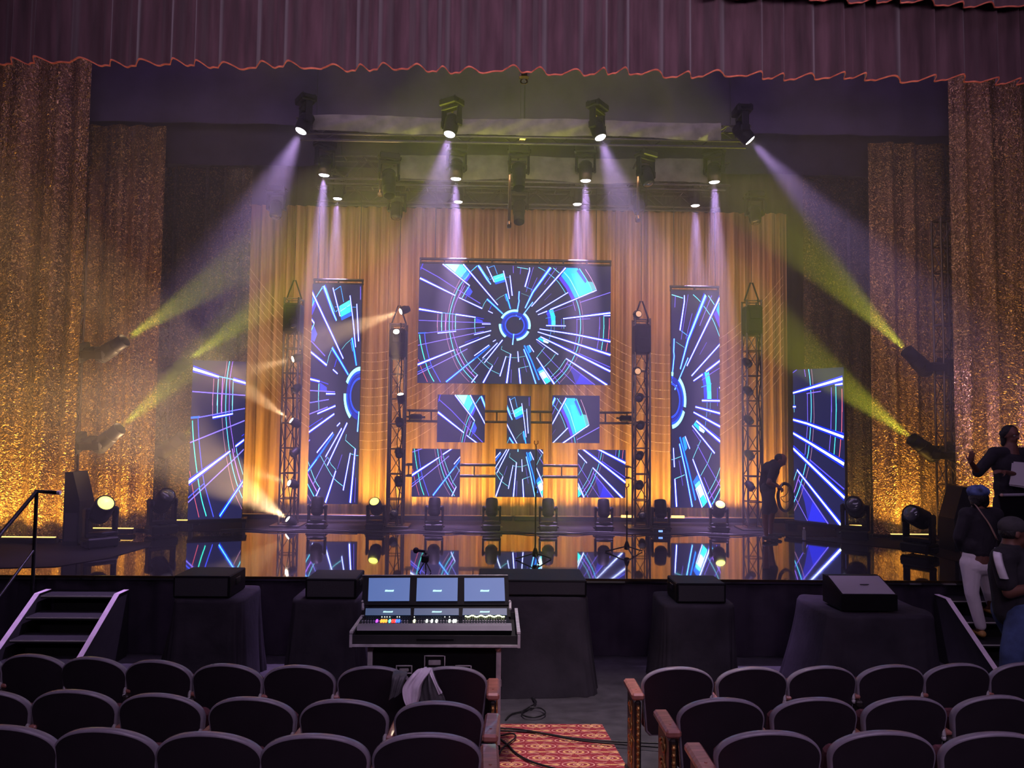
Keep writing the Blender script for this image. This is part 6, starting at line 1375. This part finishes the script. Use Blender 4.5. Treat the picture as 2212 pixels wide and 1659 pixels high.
hpN, hpF = pel+Vector((0, -0.11, -0.04)), pel+Vector((0.02, 0.11, -0.04)); knN, knF = l(A3(2188, 1410, -0.13)), l(A3(2214, 1408, 0.13)); anN, anF = Vector((knN.x-0.03, knN.y+0.02, 0.10)), Vector((knF.x+0.03, knF.y, 0.10))
chain(b, [(hpN, 0.12), (knN, 0.075), (anN, 0.05), (anN+Vector((0.16, -0.02, -0.055)), 0.038)]); chain(b, [(hpF, 0.12), (knF, 0.075), (anF, 0.05), (anF+Vector((0.16, 0.02, -0.055)), 0.038)])
fuse(b, 'body', M['skin'], root, 0.011)
b = MB(); chain(b, [(nk+Vector((0.0, 0, -0.03)), 0.10), (ch, 0.205), (wa, 0.19), (pel+Vector((0, 0, 0.02)), 0.185)]); cap_(b, shN, 0.108, shF, 0.108); chain(b, [(shN, 0.10), (shN.lerp(elN, 0.72), 0.088)]); chain(b, [(shF, 0.10), (shF.lerp(elF, 0.7), 0.085)]); fuse(b, 'polo_shirt', M['tee_black'], root, 0.013)
# white stripe over shoulder and sleeve
mid = [l(A3(2161, 1184, -0.05)), l(A3(2158, 1196, -0.24)), l(A3(2161, 1215, -0.285)), l(A3(2167, 1235, -0.29)), l(A3(2173, 1251, -0.285))]
pts = bez(mid, 5); b = MB(); vv = []
for p in pts: vv += [p+Vector((-0.034, 0.02, 0)), p+Vector((0.0, -0.006, 0)), p+Vector((0.034, 0.01, 0)), p+Vector((0.03, 0.03, 0)), p+Vector((-0.03, 0.04, 0))]
b.add(vv, [(5*i+k, 5*i+(k+1) % 5, 5*i+5+(k+1) % 5, 5*i+5+k) for i in range(len(pts)-1) for k in range(5)], True); b.build('sleeve_stripe', M['stripe'], root)
b = MB(); cap_(b, pel+Vector((0, -0.09, 0.0)), 0.155, pel+Vector((0, 0.09, 0.0)), 0.155); chain(b, [(hpN, 0.15), (knN, 0.105), (anN, 0.09)]); chain(b, [(hpF, 0.15), (knF, 0.105), (anF, 0.09)]); fuse(b, 'jeans', M['jeans'], root, 0.013, 3)
b = MB(); b.ball(hd+Vector((-0.015, 0, 0.055)), 1, n=22, scale=(0.125, 0.105, 0.095)); fuse(b, 'cap', M['shorts'], root, 0.010); cp = MB(); cp.ball(hd+Vector((0.125, 0, 0.055)), 1, n=18, scale=(0.085, 0.08, 0.012)); cp.build('cap_brim', M['shorts'], root)
b = MB(); b.ball(hd+Vector((-0.045, 0, 0.0)), 1, n=18, scale=(0.085, 0.096, 0.075)); fuse(b, 'hair', M['hair'], root, 0.011)
for an in (anN, anF):
    b = MB(); chain(b, [(an+Vector((-0.03, 0, -0.045)), 0.052), (an+Vector((0.09, 0, -0.052)), 0.045), (an+Vector((0.19, 0, -0.058)), 0.038)]); fuse(b, 'shoe', M['shoe_dark'], root, 0.011)

# ---- person standing on stage at the right, arms spread, holding papers
Y0 = 10.75
root = thing('person', 'person in black top on stage at the right, arm raised, before the gold curtain', 'person', (at(2175, 1100, Y0).x, Y0, STAGE_Z+0.008)); O = Vector(root.location)
b = MB(); hd = l(A3(2184, 940)); nk = l(A3(2184, 966)); S_ = 1.12
q = head_(b, hd, (0.25, -1, -0.15), (0, 0, 1), S_); eyes(q, root, S_); chain(b, [(hd, 0.06), (nk, 0.065)])
shL, shR = l(A3(2148, 980)), l(A3(2212, 981)); cap_(b, shL, 0.08, shR, 0.08); ch = l(A3(2180, 1004)); wa = l(A3(2180, 1052)); pel = l(A3(2182, 1085)); chain(b, [(nk, 0.09), (ch, 0.18), (wa, 0.16), (pel, 0.165)]); cap_(b, ch+Vector((-0.08, 0, 0)), 0.14, ch+Vector((0.08, 0, 0)), 0.14)
elL, haL = l(A3(2112, 1020, -0.05)), l(A3(2097, 998, -0.22)); elR, haR = l(A3(2222, 1030, -0.15)), l(A3(2170, 1020, -0.42))
chain(b, [(shL, 0.062), (elL, 0.048), (haL, 0.032)]); chain(b, [(shR, 0.062), (elR, 0.05), (haR, 0.032)]); hand(b, haL, (-0.2, -0.5, 0.9), (0.6, 0.4, 0.3), 1, 0.4, 1.05); hand(b, haR, (-1, -0.2, 0.12), (0, 0.5, -0.8), 1, 0.45, 1.05)
hpL, hpR = pel+Vector((-0.10, 0, -0.04)), pel+Vector((0.10, 0, -0.04)); knL, knR = Vector((hpL.x-0.02, -0.03, pel.z*0.52)), Vector((hpR.x+0.02, -0.03, pel.z*0.52)); anL, anR = Vector((knL.x-0.01, 0.02, 0.10)), Vector((knR.x+0.01, 0.02, 0.10))
for hp, kn, an in ((hpL, knL, anL), (hpR, knR, anR)): chain(b, [(hp, 0.11), (kn, 0.07), (an, 0.048), (an+Vector((0, -0.15, -0.055)), 0.037)])
fuse(b, 'body', M['skin'], root, 0.011)
b = MB(); chain(b, [(nk+Vector((0, 0, -0.035)), 0.09), (ch, 0.20), (wa, 0.185), (pel, 0.19)]); cap_(b, ch+Vector((-0.09, 0, -0.01)), 0.155, ch+Vector((0.09, 0, -0.01)), 0.155); cap_(b, shL, 0.10, shR, 0.10); cap_(b, wa+Vector((-0.05, 0, 0)), 0.16, wa+Vector((0.05, 0, 0)), 0.16)
chain(b, [(shL, 0.09), (elL, 0.075)]); chain(b, [(shR, 0.09), (elR, 0.08)]); fuse(b, 'top', M['tee_black'], root, 0.013)
b = MB(); cap_(b, pel+Vector((-0.08, 0, 0)), 0.15, pel+Vector((0.08, 0, 0)), 0.15)
for hp, kn, an in ((hpL, knL, anL), (hpR, knR, anR)): chain(b, [(hp, 0.135), (kn, 0.095), (an+Vector((0, 0, 0.02)), 0.075)])
fuse(b, 'trousers', M['tee_black'], root, 0.014)
b = MB(); b.ball(hd+Vector((0, 0.03, 0.05)), 1, n=20, scale=(0.108, 0.105, 0.10)); b.ball(hd+Vector((-0.085, 0.03, 0.02)), 0.062, n=12); chain(b, [(hd+Vector((-0.07, 0.05, -0.02)), 0.05), (hd+Vector((-0.08, 0.05, -0.13)), 0.035)]); fuse(b, 'hair', M['hair'], root, 0.011)
for an in (anL, anR):
    b = MB(); chain(b, [(an+Vector((0, 0.03, -0.045)), 0.05), (an+Vector((0, -0.17, -0.055)), 0.038)]); fuse(b, 'shoe', M['shoe_dark'], root, 0.011)
def sheet(q, label, th=0.003):
    q = [Vector(p) for p in q]; c = sum(q, Vector())/4; n_ = (q[1]-q[0]).cross(q[3]-q[0]).normalized()*th; b = MB(); v = [p-c for p in q]+[p-c+n_ for p in q]
    b.add(v, [(0, 1, 2, 3), (7, 6, 5, 4), (0, 4, 5, 1), (1, 5, 6, 2), (2, 6, 7, 3), (3, 7, 4, 0)]); return tag(b.build('paper_sheets', M['paper'], loc=c), label, 'paper')
sheet([A3(2190, 997, -0.33), A3(2244, 1002, -0.28), A3(2240, 1054, -0.36), A3(2180, 1046, -0.38)], 'pale paper sheet held by the person at the stage right, behind the forearm')
sheet([A3(2186, 1000, -0.31), A3(2240, 1005, -0.26), A3(2236, 1058, -0.34), A3(2181, 1049, -0.36)], 'second paper sheet tucked just behind the one held at the stage right')
# desk and stand in front of that person
c = A3(2192, 1072, -0.45); t = thing('music_stand', 'black music stand with padded top bar before the person holding papers', 'stand', (c.x, c.y, STAGE_Z+0.008)); hh = c.z-STAGE_Z
MB().cyl((0, 0, 0.04), (0, 0, hh-0.30), 0.018, n=10).build('pole', M['black_metal'], t)
MB().box((0.02, -0.03, hh-0.16), (0.50, 0.03, 0.34), Matrix.Rotation(R(-14), 3, 'X'), bev=0.008).build('desk_plate', M['black_plastic'], t)
MB().tube([(-0.20, -0.05, hh+0.01), (0.12, -0.05, hh+0.02), (0.20, -0.05, hh-0.05), (0.24, -0.05, hh-0.22)], 0.020, n=10).build('top_bar', M['grille'], t)
MB().ball((-0.215, -0.05, hh+0.01), 0.024, n=12).build('bar_end', M['strap'], t)
for k in range(3): a = R(90+120*k); MB().tube([(0, 0, 0.12), (0.26*math.cos(a), 0.26*math.sin(a), 0.014)], 0.011, n=6).build('leg', M['black_metal'], t)
